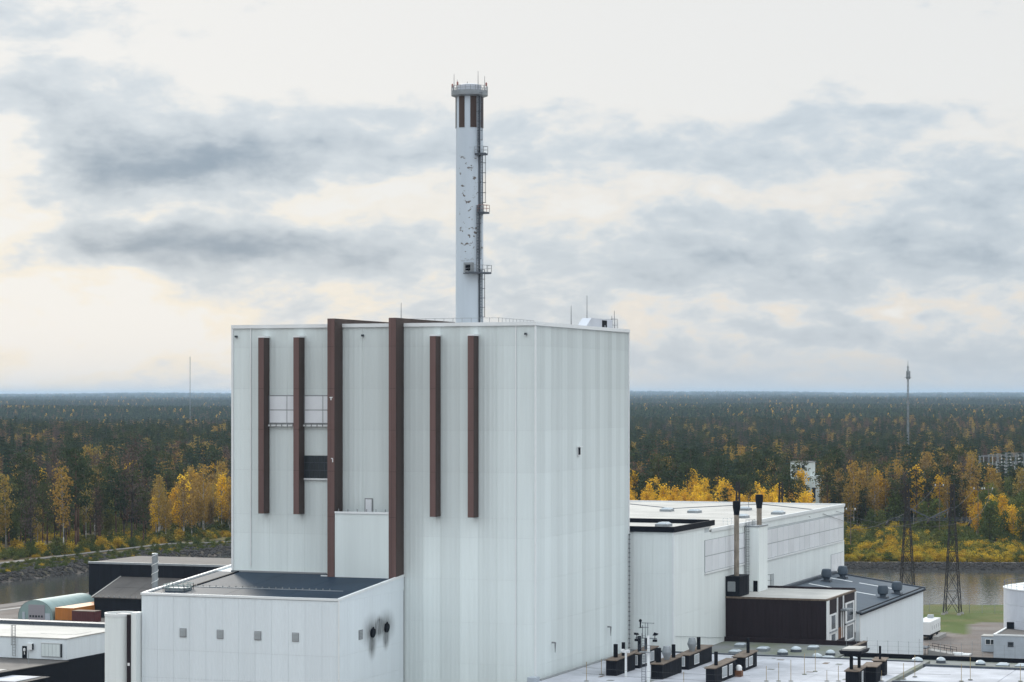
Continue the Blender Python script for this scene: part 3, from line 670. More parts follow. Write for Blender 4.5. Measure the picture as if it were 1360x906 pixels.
# ------------------------------------------------------------------ turbine hall and its neighbours
def hall():
    t = thing('turbine_hall', 'long white turbine hall with flat pale roof behind the reactor building', 'building', (-18, 110, -2))
    MB().box(-46, 7.34, 68, 171.94, -2.1, 28.2).build('core_wall', 'joint', t)
    MB().box(-30, 7.34, 46.06, 68, -2.1, 29.3).build('core_wall', 'joint', t)
    zs = [2, 8.3, 14.2, 20.9, 26.95, 29.3]
    clad(t, 'front', 46.0, steps(-3.2, 7.4, 3), [2, 9, 15.5, 22.4, 29.3], 'cladding_warm', 5, [-.03, -.04, -.03], depth=.012)
    clad(t, 'right', 7.4, steps(46, 64.6, 4), [2, 8.3, 15.3, 22.3, 29.3], 'cladding_warm', 5, tv=.012, depth=.03)
    band = lambda v, z: (64.6 < v < 91 or 106 < v < 171.2) and 20.9 < z < 26.9
    clad(t, 'right', 7.4, [64.6, 68.0, 72.5, 77.2, 81.9, 86.4, 91, 95.5, 100.8, 106] + steps(106, 172, 14)[1:], [2, 8.3, 14.2, 20.9, 26.9, 28.2], 'cladding_warm', 5, tv=.012, skip=band, depth=.03)
    MB().box(7.3, 7.55, 45.85, 46.1, 2, 29.3).build('corner_trim', 'trim', t)
    for (v0, v1, n, z0, z1) in ((64.8, 91, 6, 21.3, 26.9), (106.1, 171, 15, 21.0, 26.6)):
        w = MB().box(7.2, 7.42, v0, v1, z0, z1).build('window_band', 'louvre_grey', t)
        vv = steps(v0 + .1, v1 - .1, n); zm = (z0 + z1) / 2
        for i in range(n):
            for a, b in ((z0 + .1, zm - .08), (zm + .08, z1 - .1)):
                o = MB().box(7.42, 7.47, vv[i] + .09, vv[i + 1] - .09, a, b).build('pane', 'white_pane', w); q = random.uniform(.92, 1.02); o.color = (q, q, q, 1)
        MB().box(7.4, 7.62, v0 - .1, v1 + .1, z0 - .3, z0 - .02).build('sill', 'trim', w)
    w = MB().box(7.2, 7.42 + .05, 159.4, 171, 13, 18.6).build('window_band', 'louvre_grey', t)
    for i in range(4): MB().box(7.45, 7.52, 159.6 + i * 2.85, 162.3 + i * 2.85, 13.1, 18.5).build('pane', 'white_pane', w)
    MB().box(-46, 7.5, 68.6, 171.9, 28.2, 28.45).build('roof', 'roof_beige', t)
    MB().box(7.25, 7.62, 68.6, 172, 28.15, 28.75).build('parapet_cap', 'trim', t)
    MB().box(-46, 7.62, 171.8, 172.15, 28.15, 28.75).build('parapet_cap', 'trim', t)
    MB().box(-29.8, 7.2, 46.3, 67.6, 29.3, 29.62).build('roof', 'roof_beige', t)
    b = MB().box(-30, 7.75, 45.65, 46.05, 29.27, 30.2).build('fascia', 'black_trim', t)
    MB().box(7.35, 7.75, 46.05, 70.0, 29.27, 30.2).build('fascia', 'black_trim', t)
    MB().box(-30, 7.35, 67.6, 68.0, 29.2, 30.35).build('fascia', 'black_trim', t)
    MB().box(7.36, 7.6, 45.9, 68, 29.0, 29.25).build('white_band', 'trim', t)
    # dark gutters across the pale roof
    pts = [(-37, 160), (-22, 143.5), (-10.4, 169.5), (6.4, 148.5)]
    for (a, b_), (c, d) in zip(pts[:-1], pts[1:]):
        dx, dy = c - a, d - b_; l = math.hypot(dx, dy); nx, ny = -dy / l * .28, dx / l * .28
        MB().hexa([(a - nx, b_ - ny, 28.4), (c - nx, d - ny, 28.4), (c + nx, d + ny, 28.4), (a + nx, b_ + ny, 28.4), (a - nx, b_ - ny, 28.56), (c - nx, d - ny, 28.56), (c + nx, d + ny, 28.56), (a + nx, b_ + ny, 28.56)]).build('gutter', 'steel_dark', t)
    for u, v, z in ((-13, 128, 28.45), (-6.4, 142, 28.45), (1.2, 112, 28.45), (4.2, 128, 28.45), (-5, 53, 29.62), (2.4, 57, 29.62), (-2.5, 90, 28.45), (-20, 132, 28.45)):
        s = MB().box(u - 1.1, u + 1.1, v - 1.5, v + 1.5, z, z + .45).build('skylight', 'galv', t)
        MB().hexa([(u - 1.0, v - 1.4, z + .45), (u + 1.0, v - 1.4, z + .45), (u + 1.0, v + 1.4, z + .45), (u - 1.0, v + 1.4, z + .45), (u - .6, v - 1.1, z + .75), (u + .6, v - 1.1, z + .75), (u + .6, v + 1.1, z + .75), (u - .6, v + 1.1, z + .75)]).build('dome', 'dome_acrylic', s)
    MB().tube((-5.6, 142, 28.9), (-5.6, 142, 31.4), .05, n=4).build('antenna', 'steel_dark', t)
    # stair tower on the long wall
    s = MB().box(7.46, 10.1, 91, 97.2, 12, 27.9).build('stair_tower', 'cladding_warm', t)
    MB().box(7.46, 10.2, 90.9, 97.3, 27.9, 28.12).build('tower_cap', 'galv', s)
    MB().box(9.05, 9.85, 90.94, 91.02, 16.1, 18.1).build('tower_door', 'black_trim', s)
    MB().ladder(8.0, 90.8, 16.2, 28.6, (1, 0, 0), .55, .045, .45, cage=(0, -1, 0)).build('ladder', 'frame_grey', s)
    MB().rail([(7.6, 91.2, 28.1), (8.8, 91.2, 28.1), (8.8, 93.2, 28.1)], 1.1, .6, .045).build('railing', 'galv', s)
    MB().rail([(4.6, 86.5, 28.45), (7.0, 86.5, 28.45)], 1.2, .8, .06).build('railing', 'trim', s)
    v = MB().box(7.46, 8.8, 99.2, 101.0, 16.3, 19.4).build('louvre_box', 'steel_dark', t)
    for k in range(8): MB().box(8.8, 8.88, 99.3, 100.9, 16.5 + k * .35, 16.68 + k * .35).build('slat', 'galv', v)
    MB().rail([(8.9, 101.2, 16.3), (9.6, 101.2, 16.3), (9.6, 103.6, 16.3)], 2.2, .8, .06).build('guard', 'galv', v)
    MB().tube((7.55, 76.2, 9.0), (7.55, 47, 12.0), .03, n=4).build('wall_cable', 'steel_dark', t)
hall()

def flue(name, label, u, v, z0, z1, r, hut):
    t = thing(name, label, 'flue', (u, v, z0))
    if hut:
        u0, u1, v0, v1, a, b = hut
        h = MB().box(u0, u1, v0, v1, a, b).build('boiler_hut', 'charcoal', t)
        MB().box(u0 - .06, u1 + .06, v0 - .06, v1 + .06, b, b + .14).build('hut_roof', 'black_trim', h)
        f = MB().box(u0 + .35, u1 - .75, v0 - .06, v0 + .02, a + .9, b - .8).build('louvre', 'galv', h)
        for k in range(7): MB().box(u0 + .4, u1 - .8, v0 - .1, v0 - .05, a + 1.0 + k * .26, a + 1.12 + k * .26).build('slat', 'frame_grey', f)
        for k in range(5): MB().box(u1, u1 + .05, v0 + .5 + k * 1.05, v0 + .62 + k * 1.05, a, b).build('rib', 'black_trim', h)
    zz = z1 - 2.6
    smooth_by_angle(MB().lathe(u, v, [(r, z0), (r, zz)], 16).build('pipe', 'flue_metal', t))
    n = int((zz - z0) / 2.2)
    for i in range(1, n + 1): MB().lathe(u, v, [(r + .04, z0 + i * 2.2), (r + .04, z0 + i * 2.2 + .12)], 16).build('collar', 'flue_metal', t)
    smooth_by_angle(MB().lathe(u, v, [(r * 1.1, zz), (r * 1.15, zz + .5), (r * 1.5, zz + 1.4), (r * 1.5, zz + 2.3), (r * 1.3, zz + 2.5)], 16).build('cowl', 'black_trim', t))
flue('flue_stack', 'tall rusty flue with black cowl rising from the black boiler hut', 8.75, 80.6, 19.6, 33.2, .46, (7.48, 10.0, 78.0, 84.5, 16.2, 19.6))
flue('flue_stack', 'short yellowish flue with black cowl on the white stair tower roof', 9.2, 94.6, 28.12, 33.8, .48, None)

def brown_building():
    t = thing('brown_building', 'dark brown office block with white framed windows beside the turbine hall', 'building', (16, 89, -2))
    u0, u1, v0, v1, z1 = 7.46, 25.78, 78.05, 100.8, 16.0
    MB().box(u0, u1, v0, v1, -2.1, z1).build('wall', 'brown_dark', t)
    for i in range(24):                                  # standing seams of the metal front
        u = u0 + .4 + i * .76; MB().box(u, u + .07, v0 - .05, v0, 8.5, z1 - .25).build('seam', 'brown_dark', t)
    MB().box(20.6, 21.1, v0 - .1, v0, 8.5, z1 - .5).build('downpipe', 'brown_dark', t)
    MB().box(u0 - .01, u1 + .12, v0 - .14, v0 + .2, z1 - .1, z1 + .22).build('roof_edge', 'weathered_board', t)
    MB().box(u1 - .2, u1 + .14, v0 + .2, v1 + .1, z1 - .1, z1 + .22).build('roof_edge', 'weathered_board', t)
    MB().box(u0, u1 - .2, v0 + .2, v1, z1, z1 + .12).build('roof', 'roof_beige', t)
    MB().box(u0 + 1, u1, v1 - .25, v1 + .1, z1 + .1, z1 + .5).build('roof_edge', 'brown_dark', t)
    for a, b in ((78.0, 79.5), (85.6, 86.2), (90.3, 90.9), (100.0, 100.85)):
        MB().box(u1 - .05, u1 + .16, a, b, 8.4, z1 - .1).build('pilaster', 'trim', t)
    for a, b in ((79.9, 85.2), (92.2, 99.4)):
        for z0, z2 in ((8.2, 10.0), (10.3, 13.3)) if a < 90 else ((7.4, 10.4), (10.7, 14.4)):
            w = MB().box(u1 - .05, u1 + .12, a, b, z0, z2).build('window', 'trim', t)
            m = (a + b) / 2
            for p, q in ((a + 1.3, m + .6), (m + .75, b - 1.0)): MB().box(u1 + .1, u1 + .14, p, q, z0 + .3, z2 - .3).build('pane', 'glass', w)
            MB().box(u1 + .1, u1 + .3, a - .1, b + .1, z0 - .18, z0 - .02).build('sill', 'galv', w)
    MB().box(u1, u1 + 1.6, 88.5, 91.8, 13.3, 13.6).build('canopy', 'galv', t)
    r = MB().box(u1 - .02, u1 + .1, 86.6, 90.0, 8.4, 10.4).build('balcony_panel', 'rust', t)
    MB().box(u1, u1 + .14, 88.9, 89.3, 8.4, 13.4).build('downpipe', 'trim', t)
    MB().box(u0, 33.0, 77.2, 77.8, 7.6, 9.1).build('low_parapet', 'brown_dark', t)
    MB().box(32.4, 33.0, 63, 77.2, 7.6, 9.1).build('low_parapet', 'brown_dark', t)
    MB().box(32.3, 33.1, 62.9, 77.9, 9.1, 9.2).build('coping', 'weathered_board', t)
brown_building()

def workshop():
    t = thing('workshop_building', 'white workshop with slate blue monopitch roof and four dark ventilators', 'building', (17, 130, -2))
    u0, u1, v0, v1, ze, zh = 7.6, 26.58, 101.0, 161.0, 11.9, 14.6
    MB().hexa([(u0, v0, -2.1), (u1 - .06, v0, -2.1), (u1 - .06, v1, -2.1), (u0, v1, -2.1), (u0, v0, zh - .2), (u1 - .06, v0, ze - .2), (u1 - .06, v1, ze - .2), (u0, v1, zh - .2)]).build('core_wall', 'annex_clad', t)
    clad(t, 'right', u1, steps(v0, v1, 14), [-2, 4.5, ze - .25], 'annex_clad', 5, tv=.012, depth=.03)
    MB().box(u1 - .1, u1 + .08, v0 - .08, v0 + .3, -2, ze - .2).build('corner_trim', 'trim', t)
    n = 7; vv = steps(v0 - .4, v1 + .4, n)
    for i in range(n):
        a, b = vv[i] + .03, vv[i + 1] - .03
        MB().hexa([(u0, a, zh - .15), (u1 + .3, a, ze - .15), (u1 + .3, b, ze - .15), (u0, b, zh - .15), (u0, a, zh + .05), (u1 + .3, a, ze + .05), (u1 + .3, b, ze + .05), (u0, b, zh + .05)]).build('roof_sheet', 'roof_blue', t)
    MB().box(u1 + .1, u1 + .5, v0 - .5, v1 + .5, ze - .35, ze - .1).build('gutter', 'black_trim', t)
    MB().hexa([(u0, v0 - .5, zh), (u1 + .4, v0 - .5, ze), (u1 + .4, v0 - .1, ze), (u0, v0 - .1, zh), (u0, v0 - .5, zh + .2), (u1 + .4, v0 - .5, ze + .2), (u1 + .4, v0 - .1, ze + .2), (u0, v0 - .1, zh + .2)]).build('verge', 'steel_dark', t)
    MB().box(u1 - .5, u1 - .2, v0, v1, ze + .05, ze + .26).build('eave_strip', 'black_trim', t)
    MB().hexa([(u0, v1 + .1, zh), (u1 + .4, v1 + .1, ze), (u1 + .4, v1 + .5, ze), (u0, v1 + .5, zh), (u0, v1 + .1, zh + .3), (u1 + .4, v1 + .1, ze + .3), (u1 + .4, v1 + .5, ze + .3), (u0, v1 + .5, zh + .3)]).build('verge', 'steel_dark', t)
    MB().box(u0 - .05, u0 + .8, v0, v1, zh + .05, zh + .5).build('ridge_flashing', 'steel_dark', t)
    zr = lambda u: zh + (ze - zh) * (u - u0) / (u1 - u0)
    for v in (133, 150):
        for a, b in ((u0 + 1.5, 14.0), (15.5, 22.5)):
            MB().hexa([(a, v, zr(a) + .05), (b, v, zr(b) + .05), (b, v + .9, zr(b) + .05), (a, v + .9, zr(a) + .05), (a, v, zr(a) + .1), (b, v, zr(b) + .1), (b, v + .9, zr(b) + .1), (a, v + .9, zr(a) + .1)]).build('white_strip', 'trim', t)
    for u, v in ((10.4, 143), (11.2, 154), (24.5, 131), (25.0, 142)):
        z = zr(u); p = MB().box(u - .95, u + .95, v - .95, v + .95, z - .1, z + .35).build('ventilator', 'steel_dark', t)
        smooth_by_angle(MB().lathe(u, v, [(.6, z + .35), (.65, z + .7), (1.02, z + .95), (1.12, z + 1.7), (.9, z + 2.5), (.6, z + 2.6)], 14).build('turbine_head', 'roof_blue', p), 30)
    MB().tube((17, 104, zr(17)), (17, 104, zr(17) + 1.6), .12, n=6).build('vent_pipe', 'steel_dark', t)
workshop()

# ------------------------------------------------------------------ low service building with the cluttered roof
def service():
    t = thing('service_building', 'low wide building with white and grey flat roof below the reactor', 'building', (40, 20, -2))
    MB().box(.3, 49.8, -70, 44.9, -2.1, 9.3).build('wall', 'cladding_warm', t)
    MB().box(50.0, 110, -70, 40.5, -2.1, 9.2).build('wall', 'cladding_warm', t)
    MB().box(.3, 32.3, 45.2, 77.9, -2.1, 8.0).build('wall', 'cladding_warm', t)
    MB().box(32.4, 110, 45.1, 60.5, -2.1, 8.0).build('wall', 'cladding_warm', t)
    nz = steps(-60, 44.8, 7); nu = steps(.34, 49.6, 4)
    for i in range(4):
        for j in range(7):
            MB().box(nu[i] + .02, nu[i + 1] - .02, nz[j] + .02, nz[j + 1] - .02, 9.2, 9.5).build('roof_sheet', 'roof_white', t)
    for i in range(4):
        for j in range(5): MB().box(50.6 + i * 14, 64.5 + i * 14, -60 + j * 20, -40.1 + j * 20 if j < 4 else 40.2, 9.1, 9.42).build('roof_sheet', 'roof_white', t)
    for a, b, c, d in ((.4, 32.2, 45.6, 77.1), (33.1, 110, 45.6, 60.0)):
        MB().box(a, b, c, d, 7.9, 8.3).build('roof_sheet', 'roof_grey', t)
    MB().box(.3, 49.4, 44.9, 45.5, 8.2, 9.68).build('roof_upstand', 'steel_dark', t)
    MB().box(50.6, 110, 40.6, 45.5, 8.2, 9.3).build('roof_upstand', 'roof_grey', t)
    MB().box(50.0, 110, 40.2, 40.7, 9.2, 9.75).build('roof_upstand', 'steel_dark', t)
    MB().box(49.4, 50.2, -60, 45.6, 9.2, 9.72).build('roof_upstand', 'roof_grey', t)
    MB().box(50.4, 110, 15.5, 16.2, 9.3, 9.9).build('roof_upstand', 'steel_dark', t)
    MB().box(33.0, 110, 60.0, 60.6, 8.0, 9.0).build('parapet', 'black_trim', t)
    MB().box(.3, .9, .3, 44.8, 9.5, 9.62).build('wall_flashing', 'frame_grey', t)
    MB().box(-.5, .9, -2.2, -.6, 9.3, 10.2).build('corner_unit', 'cabin_blue', t)
    rnd = random.Random(3)
    for i in range(26):                                   # mats and patches left on the roofing felt
        u, v = rnd.uniform(3, 47), rnd.uniform(2, 42); a, b = rnd.uniform(.3, 1.1), rnd.uniform(.5, 2.2)
        MB().box(u, u + a, v, v + b, 9.5, 9.525).build('roof_mat', rnd.choice(['roof_grey', 'weathered_board', 'roof_grey']), t)
    return t
service()

GH = 'vent huts on the service building roof'
def hut(label, u, v, w, l, h, pipes=(), cowl=None, wins=(), wins_f=(), z=9.5, tableau=None):
    t = thing('vent_hut', label, 'vent hut', (u + w / 2, v + l / 2, z), GH)
    b = MB().box(u, u + w, v, v + l, z, z + h).build('body', 'charcoal', t)
    mb = MB()
    for k in range(int(w / .3)): MB().box(u + .12 + k * .3, u + .16 + k * .3, v - .03, v, z + .05, z + h - .1).build('batten', 'charcoal', b)
    for k in range(int(l / .8)): MB().box(u + w, u + w + .03, v + .3 + k * .8, v + .36 + k * .8, z + .05, z + h - .1).build('batten', 'charcoal', b)
    MB().hexa([(u - .18, v - .25, z + h), (u + w + .18, v - .25, z + h), (u + w + .18, v + l + .25, z + h + .25), (u - .18, v + l + .25, z + h + .25), (u - .18, v - .25, z + h + .12), (u + w + .18, v - .25, z + h + .12), (u + w + .18, v + l + .25, z + h + .4), (u - .18, v + l + .25, z + h + .4)]).build('roof', 'weathered_board', t)
    MB().hexa([(u, v, z + h - .02), (u + w, v, z + h - .02), (u + w, v + l, z + h - .02), (u, v + l, z + h - .02), (u, v, z + h + .02), (u + w, v, z + h + .02), (u + w, v + l, z + h + .26), (u, v + l, z + h + .26)]).build('roof_packing', 'charcoal', t)
    for a, ln in wins:
        f = MB().box(u + w, u + w + .07, v + a, v + a + ln, z + .5, z + h - .15).build('window', 'white_plastic', t)
        MB().box(u + w + .07, u + w + .09, v + a + .15, v + a + ln - .15, z + .62, z + h - .27).build('pane', 'louvre_grey', f)
    for a, ln in wins_f:
        f = MB().box(u + a, u + a + ln, v - .07, v - .03, z + .5, z + h - .15).build('window', 'white_plastic', t)
        MB().box(u + a + .08, u + a + ln - .08, v - .09, v - .07, z + .62, z + h - .27).build('pane', 'louvre_grey', f)
    for a, c, r, ph in pipes:
        smooth_by_angle(MB().lathe(u + a, v + c, [(r, z + h), (r, z + h + ph), (r * .7, z + h + ph + .02)], 14).build('pipe', 'charcoal', t))
    if cowl:
        a, c = cowl; zz = z + h + .1
        smooth_by_angle(MB().lathe(u + a, v + c, [(.42, zz), (.42, zz + .35), (.74, zz + 1.2), (.74, zz + 1.3), (.5, zz + 2.2), (.2, zz + 2.25)], 14).build('cowl', 'galv', t), 25)
    if tableau:
        z2 = z + h + tableau
        MB().hexa([(u - .5, v - 1, z2), (u + w + .6, v - 1, z2), (u + w + .6, v + 4, z2), (u - .5, v + 4, z2), (u - .7, v - 1.2, z2 + .5), (u + w + .8, v - 1.2, z2 + .5), (u + w + .8, v + 4.2, z2 + .5), (u - .7, v + 4.2, z2 + .5)]).build('hood', 'charcoal', t)
        MB().box(u - .3, u + w + .4, v - .8, v + 3.6, z2 + .5, z2 + .78).build('hood_cap', 'roof_beige', t)
    return t
hut('black vent hut with two thick pipes closest to the reactor wall', 7.8, 9.8, 1.6, 9.5, 2.3, ((.55, 3.0, .34, 2.2), (1.15, 5.0, .28, 2.3)))
hut('black vent hut half hidden behind the floodlight mast', 7.9, 20.8, 1.7, 9.5, 2.2, ((1.0, 2.2, .28, 2.6), (1.2, 5.0, .25, 2.0)), None, ((1.5, 2.2), (5.5, 2.0)), ((.3, .5), (1.0, .45)))
hut('black vent hut with grey cowl between pipes just right of the mast', 15.5, 8.0, 1.8, 10, 2.2, ((.6, 1.8, .42, 2.3), (1.25, 7.5, .3, 2.3)), (1.0, 4.8))
hut('black vent hut with grey cowl and white front window by the hall', 15.6, 21.6, 1.75, 13, 2.2, ((1.3, 7.0, .30, 2.2),), (.95, 4.5), ((3.0, 2.6),), ((.35, .8),))
hut('narrow black vent hut with one thin pipe at the picture bottom', 25.0, 4.6, 1.35, 11.5, 2.3, ((.65, 3.2, .28, 2.2),), None, ((4.0, 2.6), (7.8, 1.8)))
hut('black vent hut with single tall pipe nearest the grey domes', 24.1, 22.8, 1.8, 7.5, 2.1, ((1.2, 4.4, .26, 2.6),), None, ((.8, 1.0), (2.6, 2.2)))
hut('black vent hut carrying a wide flat hood on two pipes', 45.0, 8.4, 1.9, 5, 2.3, ((.55, 1.4, .27, 2.7), (1.35, 3.0, .24, 2.7)), None, ((2.2, .9),), tableau=2.6)
hut('black vent hut with pale lid behind the hooded hut', 46.1, 15.0, 2.0, 3.2, 2.3, (), None)
hut('small square black vent hut with thin stovepipe on its own', 45.6, 24.4, 1.75, 2.0, 2.2, ((.9, .8, .18, 2.2),))

GD = 'skylight domes on the grey roof'
def dome(label, u, v, r, kind, z=8.3):
    t = thing('roof_dome', label, 'skylight', (u, v, z), GD)
    if kind == 'round':
        MB().lathe(u, v, [(r * 1.05, z), (r * 1.0, z + .45)], 20).build('curb', 'steel_dark', t)
        smooth_by_angle(MB().lathe(u, v, [(r * 1.02, z + .45), (r * .95, z + .62), (r * .7, z + .82), (r * .35, z + .95), (.05, z + 1.0)], 20).build('bubble', 'dome_acrylic', t), 60)
    else:
        MB().box(u - r, u + r, v - r * 1.2, v + r * 1.2, z, z + .5).build('curb', 'galv', t)
        MB().hexa([(u - r * .98, v - r * 1.18, z + .5), (u + r * .98, v - r * 1.18, z + .5), (u + r * .98, v + r * 1.18, z + .5), (u - r * .98, v + r * 1.18, z + .5), (u - r * .6, v - r * .8, z + .75), (u + r * .6, v - r * .8, z + .75), (u + r * .6, v + r * .8, z + .75), (u - r * .6, v + r * .8, z + .75)]).build('bubble', 'dome_acrylic', t)
for i, (u, v, k) in enumerate([(12.8, 68.4, 'sq'), (14.9, 57.4, 'sq'), (18.1, 63.8, 'sq'), (22.7, 59.0, 'round'), (23.7, 64.3, 'round'), (25.6, 68.9, 'sq'), (30.5, 60.7, 'round'), (29.7, 54.5, 'round'), (31.8, 53.0, 'sq'), (46.4, 54.5, 'round'), (50.0, 55.9, 'round'), (56.8, 53.7, 'round'), (60.5, 52.8, 'sq'), (63.6, 52.6, 'sq'), (36.5, 51.5, 'round')]):
    lab = ['flat grey skylight closest to the turbine hall wall', 'flat grey skylight just behind the cowl hut', 'boxy skylight left of the round white domes', 'white dome nearest the roof step before the brown block', 'round white dome on dark curb before the brown block', 'flat skylight under the brown wall right half', 'small white dome below the brown block corner', 'white dome at the roof step left of the hooded hut', 'flat skylight at the step left of the hooded hut', 'white dome left of the roof corner near the shelter', 'white dome behind the roof seam corner', 'white dome on dark curb in front of the grey cabin', 'flat grey skylight in front of the grey block', 'flat grey skylight at the right picture edge', 'white dome partly behind the small square hut'][i]
    dome(lab, u, v, (.95 if k == 'sq' else .85) * (.9 + .05 * (i % 5)), k)

GP = 'yellow fence posts on the white roof'
POSTS = [(32.4, 11.3, 2.3), (34.1, 12.0, 2.8), (35.8, 12.6, 3.2), (35.6, 21.8, 3.2), (36.2, 26.3, 3.4), (40.8, 14.5, 1.6), (42.4, 15.1, 2.3), (51.9, 24.8, 3.3), (59.5, 21.5, 2.6), (60.4, 23.9, 3.4), (67.7, 24.6, 2.6), (7.4, 1.9, 2.9), (6.7, 10.9, 2.4), (50.9, 21.3, 2.4), (48.4, 17.4, 1.6), (22.4, 2.0, 2.0)]
for u, v, h in POSTS:
    t = thing('roof_post', 'thin yellowish wooden fence post standing on the white flat roof', 'post', (u, v, 9.5), GP)
    MB().tube((u, v, 9.5), (u, v, 9.5 + h), .045, n=6).build('pole', 'yellow_pole', t)
    MB().lathe(u, v, [(.38, 9.5), (.34, 9.6)], 10).build('foot', 'roof_grey', t)
mb = MB()
def wire_between(name, label, pts, r=.025, sag=.25, group=None):
    mb = MB()
    for a, b in zip(pts[:-1], pts[1:]):
        a, b = Vector(a), Vector(b); prev = a
        for i in range(1, 7):
            t = i / 6; p = a.lerp(b, t); p.z -= sag * 4 * t * (1 - t); mb.tube(prev, p, r, n=4); prev = p
    o = mb.build(name, 'wire', base=pts[0]); return tag(o, label, 'wire', group)
wire_between('roof_wire', 'thin guard wire strung low across the roof huts', [(6.7, 2, 11.6), (16.6, 1.6, 11.4), (32.4, 2.3, 11.3)], .018, .1)
wire_between('roof_wire', 'second guard wire running below the first across the huts', [(6.7, 2, 10.7), (16.6, 1.6, 10.5), (32.4, 2.3, 10.5)], .018, .1)
wire_between('roof_wire', 'guard wire between the yellow posts right of the hooded hut', [(42.4, 7, 12.0), (48.4, 8, 11.9), (60, 10, 11.8)], .018, .1)

def light_mast():
    u, v, z = 16.3, 4.2, 9.5
    t = thing('floodlight_mast', 'white floodlight mast with ladder and black lamps among the vent huts', 'light mast', (u, v, z))
    smooth_by_angle(MB().lathe(u, v, [(.24, z), (.2, z + 6.9)], 12).build('pole', 'trim', t))
    MB().ladder(u - .75, v, z, z + 7.2, (1, 0, 0), .55, .04, .38).build('ladder', 'steel_dark', t)
    p = MB().box(u - 1.3, u + .5, v - .5, v + .5, z + 4.4, z + 4.5).build('platform', 'galv', t)
    MB().rail([(u - 1.3, v - .5, z + 4.5), (u + .5, v - .5, z + 4.5)], 1.0, .9, .03).build('railing', 'steel_dark', p)
    f = MB().tube((u - .9, v, z + 6.4), (u - .9, v, z + 8.4), .05, n=5).tube((u - .1, v, z + 6.4), (u - .1, v, z + 8.8), .05, n=5).tube((u - .5, v, z + 6.4), (u - .5, v, z + 8.8), .04, n=5).tube((u - 1.3, v, z + 8.75), (u + .9, v, z + 8.75), .045, n=5).tube((u - 1.3, v, z + 8.1), (u, v, z + 8.1), .045, n=5).tube((u - 2.0, v, z + 6.5), (u + 1.3, v, z + 6.5), .06, n=5).build('lamp_frame', 'steel_dark', t)
    l = smooth_by_angle(MB().lathe(u - 1.25, v, [(.32, z + 8.0), (.1, z + 8.05), (.12, z + 8.9), (.24, z + 8.95), (.24, z + 9.1), (.1, z + 9.3)], 10).build('lantern', 'black_trim', t))
    for x, d in ((u - 1.8, -1), (u + 1.0, 1)):
        a = MB().hexa([(x - .28, v - .35, z + 6.95), (x + .28, v - .35, z + 6.95), (x + .28, v + .35, z + 6.95), (x - .28, v + .35, z + 6.95), (x - .2 + d * .2, v - .3, z + 7.25 + (.2 if d > 0 else 0)), (x + .28 + d * .2, v - .3, z + 7.2), (x + .28 + d * .2, v + .3, z + 7.2), (x - .2 + d * .2, v + .3, z + 7.25)]).build('floodlight', 'black_trim', t)
        MB().tube((x, v, z + 6.3), (x, v, z + 7.0), .06, n=5).build('stem', 'black_trim', a)
        MB().box(x - .3, x + .3, v - .2, v + .2, z + 6.0, z + 6.35).build('ballast', 'black_trim', a)
light_mast()
t = thing('camera_post', 'white T shaped camera post standing before the nearest hut', 'post', (11.3, 8.8, 9.5))
smooth_by_angle(MB().lathe(11.3, 8.8, [(.2, 9.5), (.17, 13.6)], 10).build('pole', 'trim', t)); MB().box(10.7, 11.9, 8.65, 8.95, 13.2, 13.42).build('crossbar', 'trim', t)
b = MB().box(10.65, 11.0, 8.3, 9.2, 13.42, 13.72).build('camera', 'white_plastic', t); MB().box(11.4, 11.85, 8.5, 9.1, 13.42, 13.66).build('camera', 'white_plastic', t)
t = thing('roof_fan', 'small white and brown roof fan between two vent huts', 'fan', (26.9, 16, 9.5))
MB().box(26.4, 27.4, 15.4, 16.6, 9.5, 10.4).build('base', 'rust', t); smooth_by_angle(MB().lathe(26.9, 16, [(.45, 10.4), (.5, 10.9), (.3, 11.2), (.1, 11.25)], 12).build('cap', 'white_plastic', t))

# ------------------------------------------------------------------ yard on the right
def fence(name, label, pts, h=2.2, step=2.6, mt='galv'):
    t = thing(name, label, 'fence', pts[0])
    for a, b in zip(pts[:-1], pts[1:]):
        a, b = Vector(a), Vector(b); n = max(1, round((b - a).length / step))
        for i in range(n + 1):
            p = a.lerp(b, i / n); MB().tube(p, p + Vector((0, 0, h + (.7 if i % 2 == 0 else .0))), .05, n=5).build('post', mt, t)
        for z in np.linspace(.15, h, 7):
            MB().tube(a + Vector((0, 0, z)), b + Vector((0, 0, z)), .014, n=4).build('wire', mt, t)
fence('wire_fence', 'thin wire security fence in front of the canal near the pylon', [(2, 261, -2), (18, 264, -2), (34, 262, -2), (60, 268, -2)], 2.2, 3.0)
fence('wire_fence', 'wire fence behind the low roof before the white workshop', [(34, 66, -2), (34, 62.2, -2), (66, 62.2, -2)], 12.2 - .4, 3.2) if False else None
def parapet_fence():
    t = thing('mesh_fence', 'fine mesh fence along the dark roof edge before the workshop', 'fence', (33, 60.9, 9.0))
    for i in range(25):
        u = 33.2 + i * 1.75; MB().tube((u, 60.9, 8.6), (u, 60.9, 11.1 + (.5 if i % 5 == 2 else 0)), .035, n=4).build('post', 'galv', t)
    for z in (9.5, 10.2, 11.0): MB().tube((33, 60.9, z), (76, 60.9, z), .012, n=4).build('wire', 'galv', t)
parapet_fence()

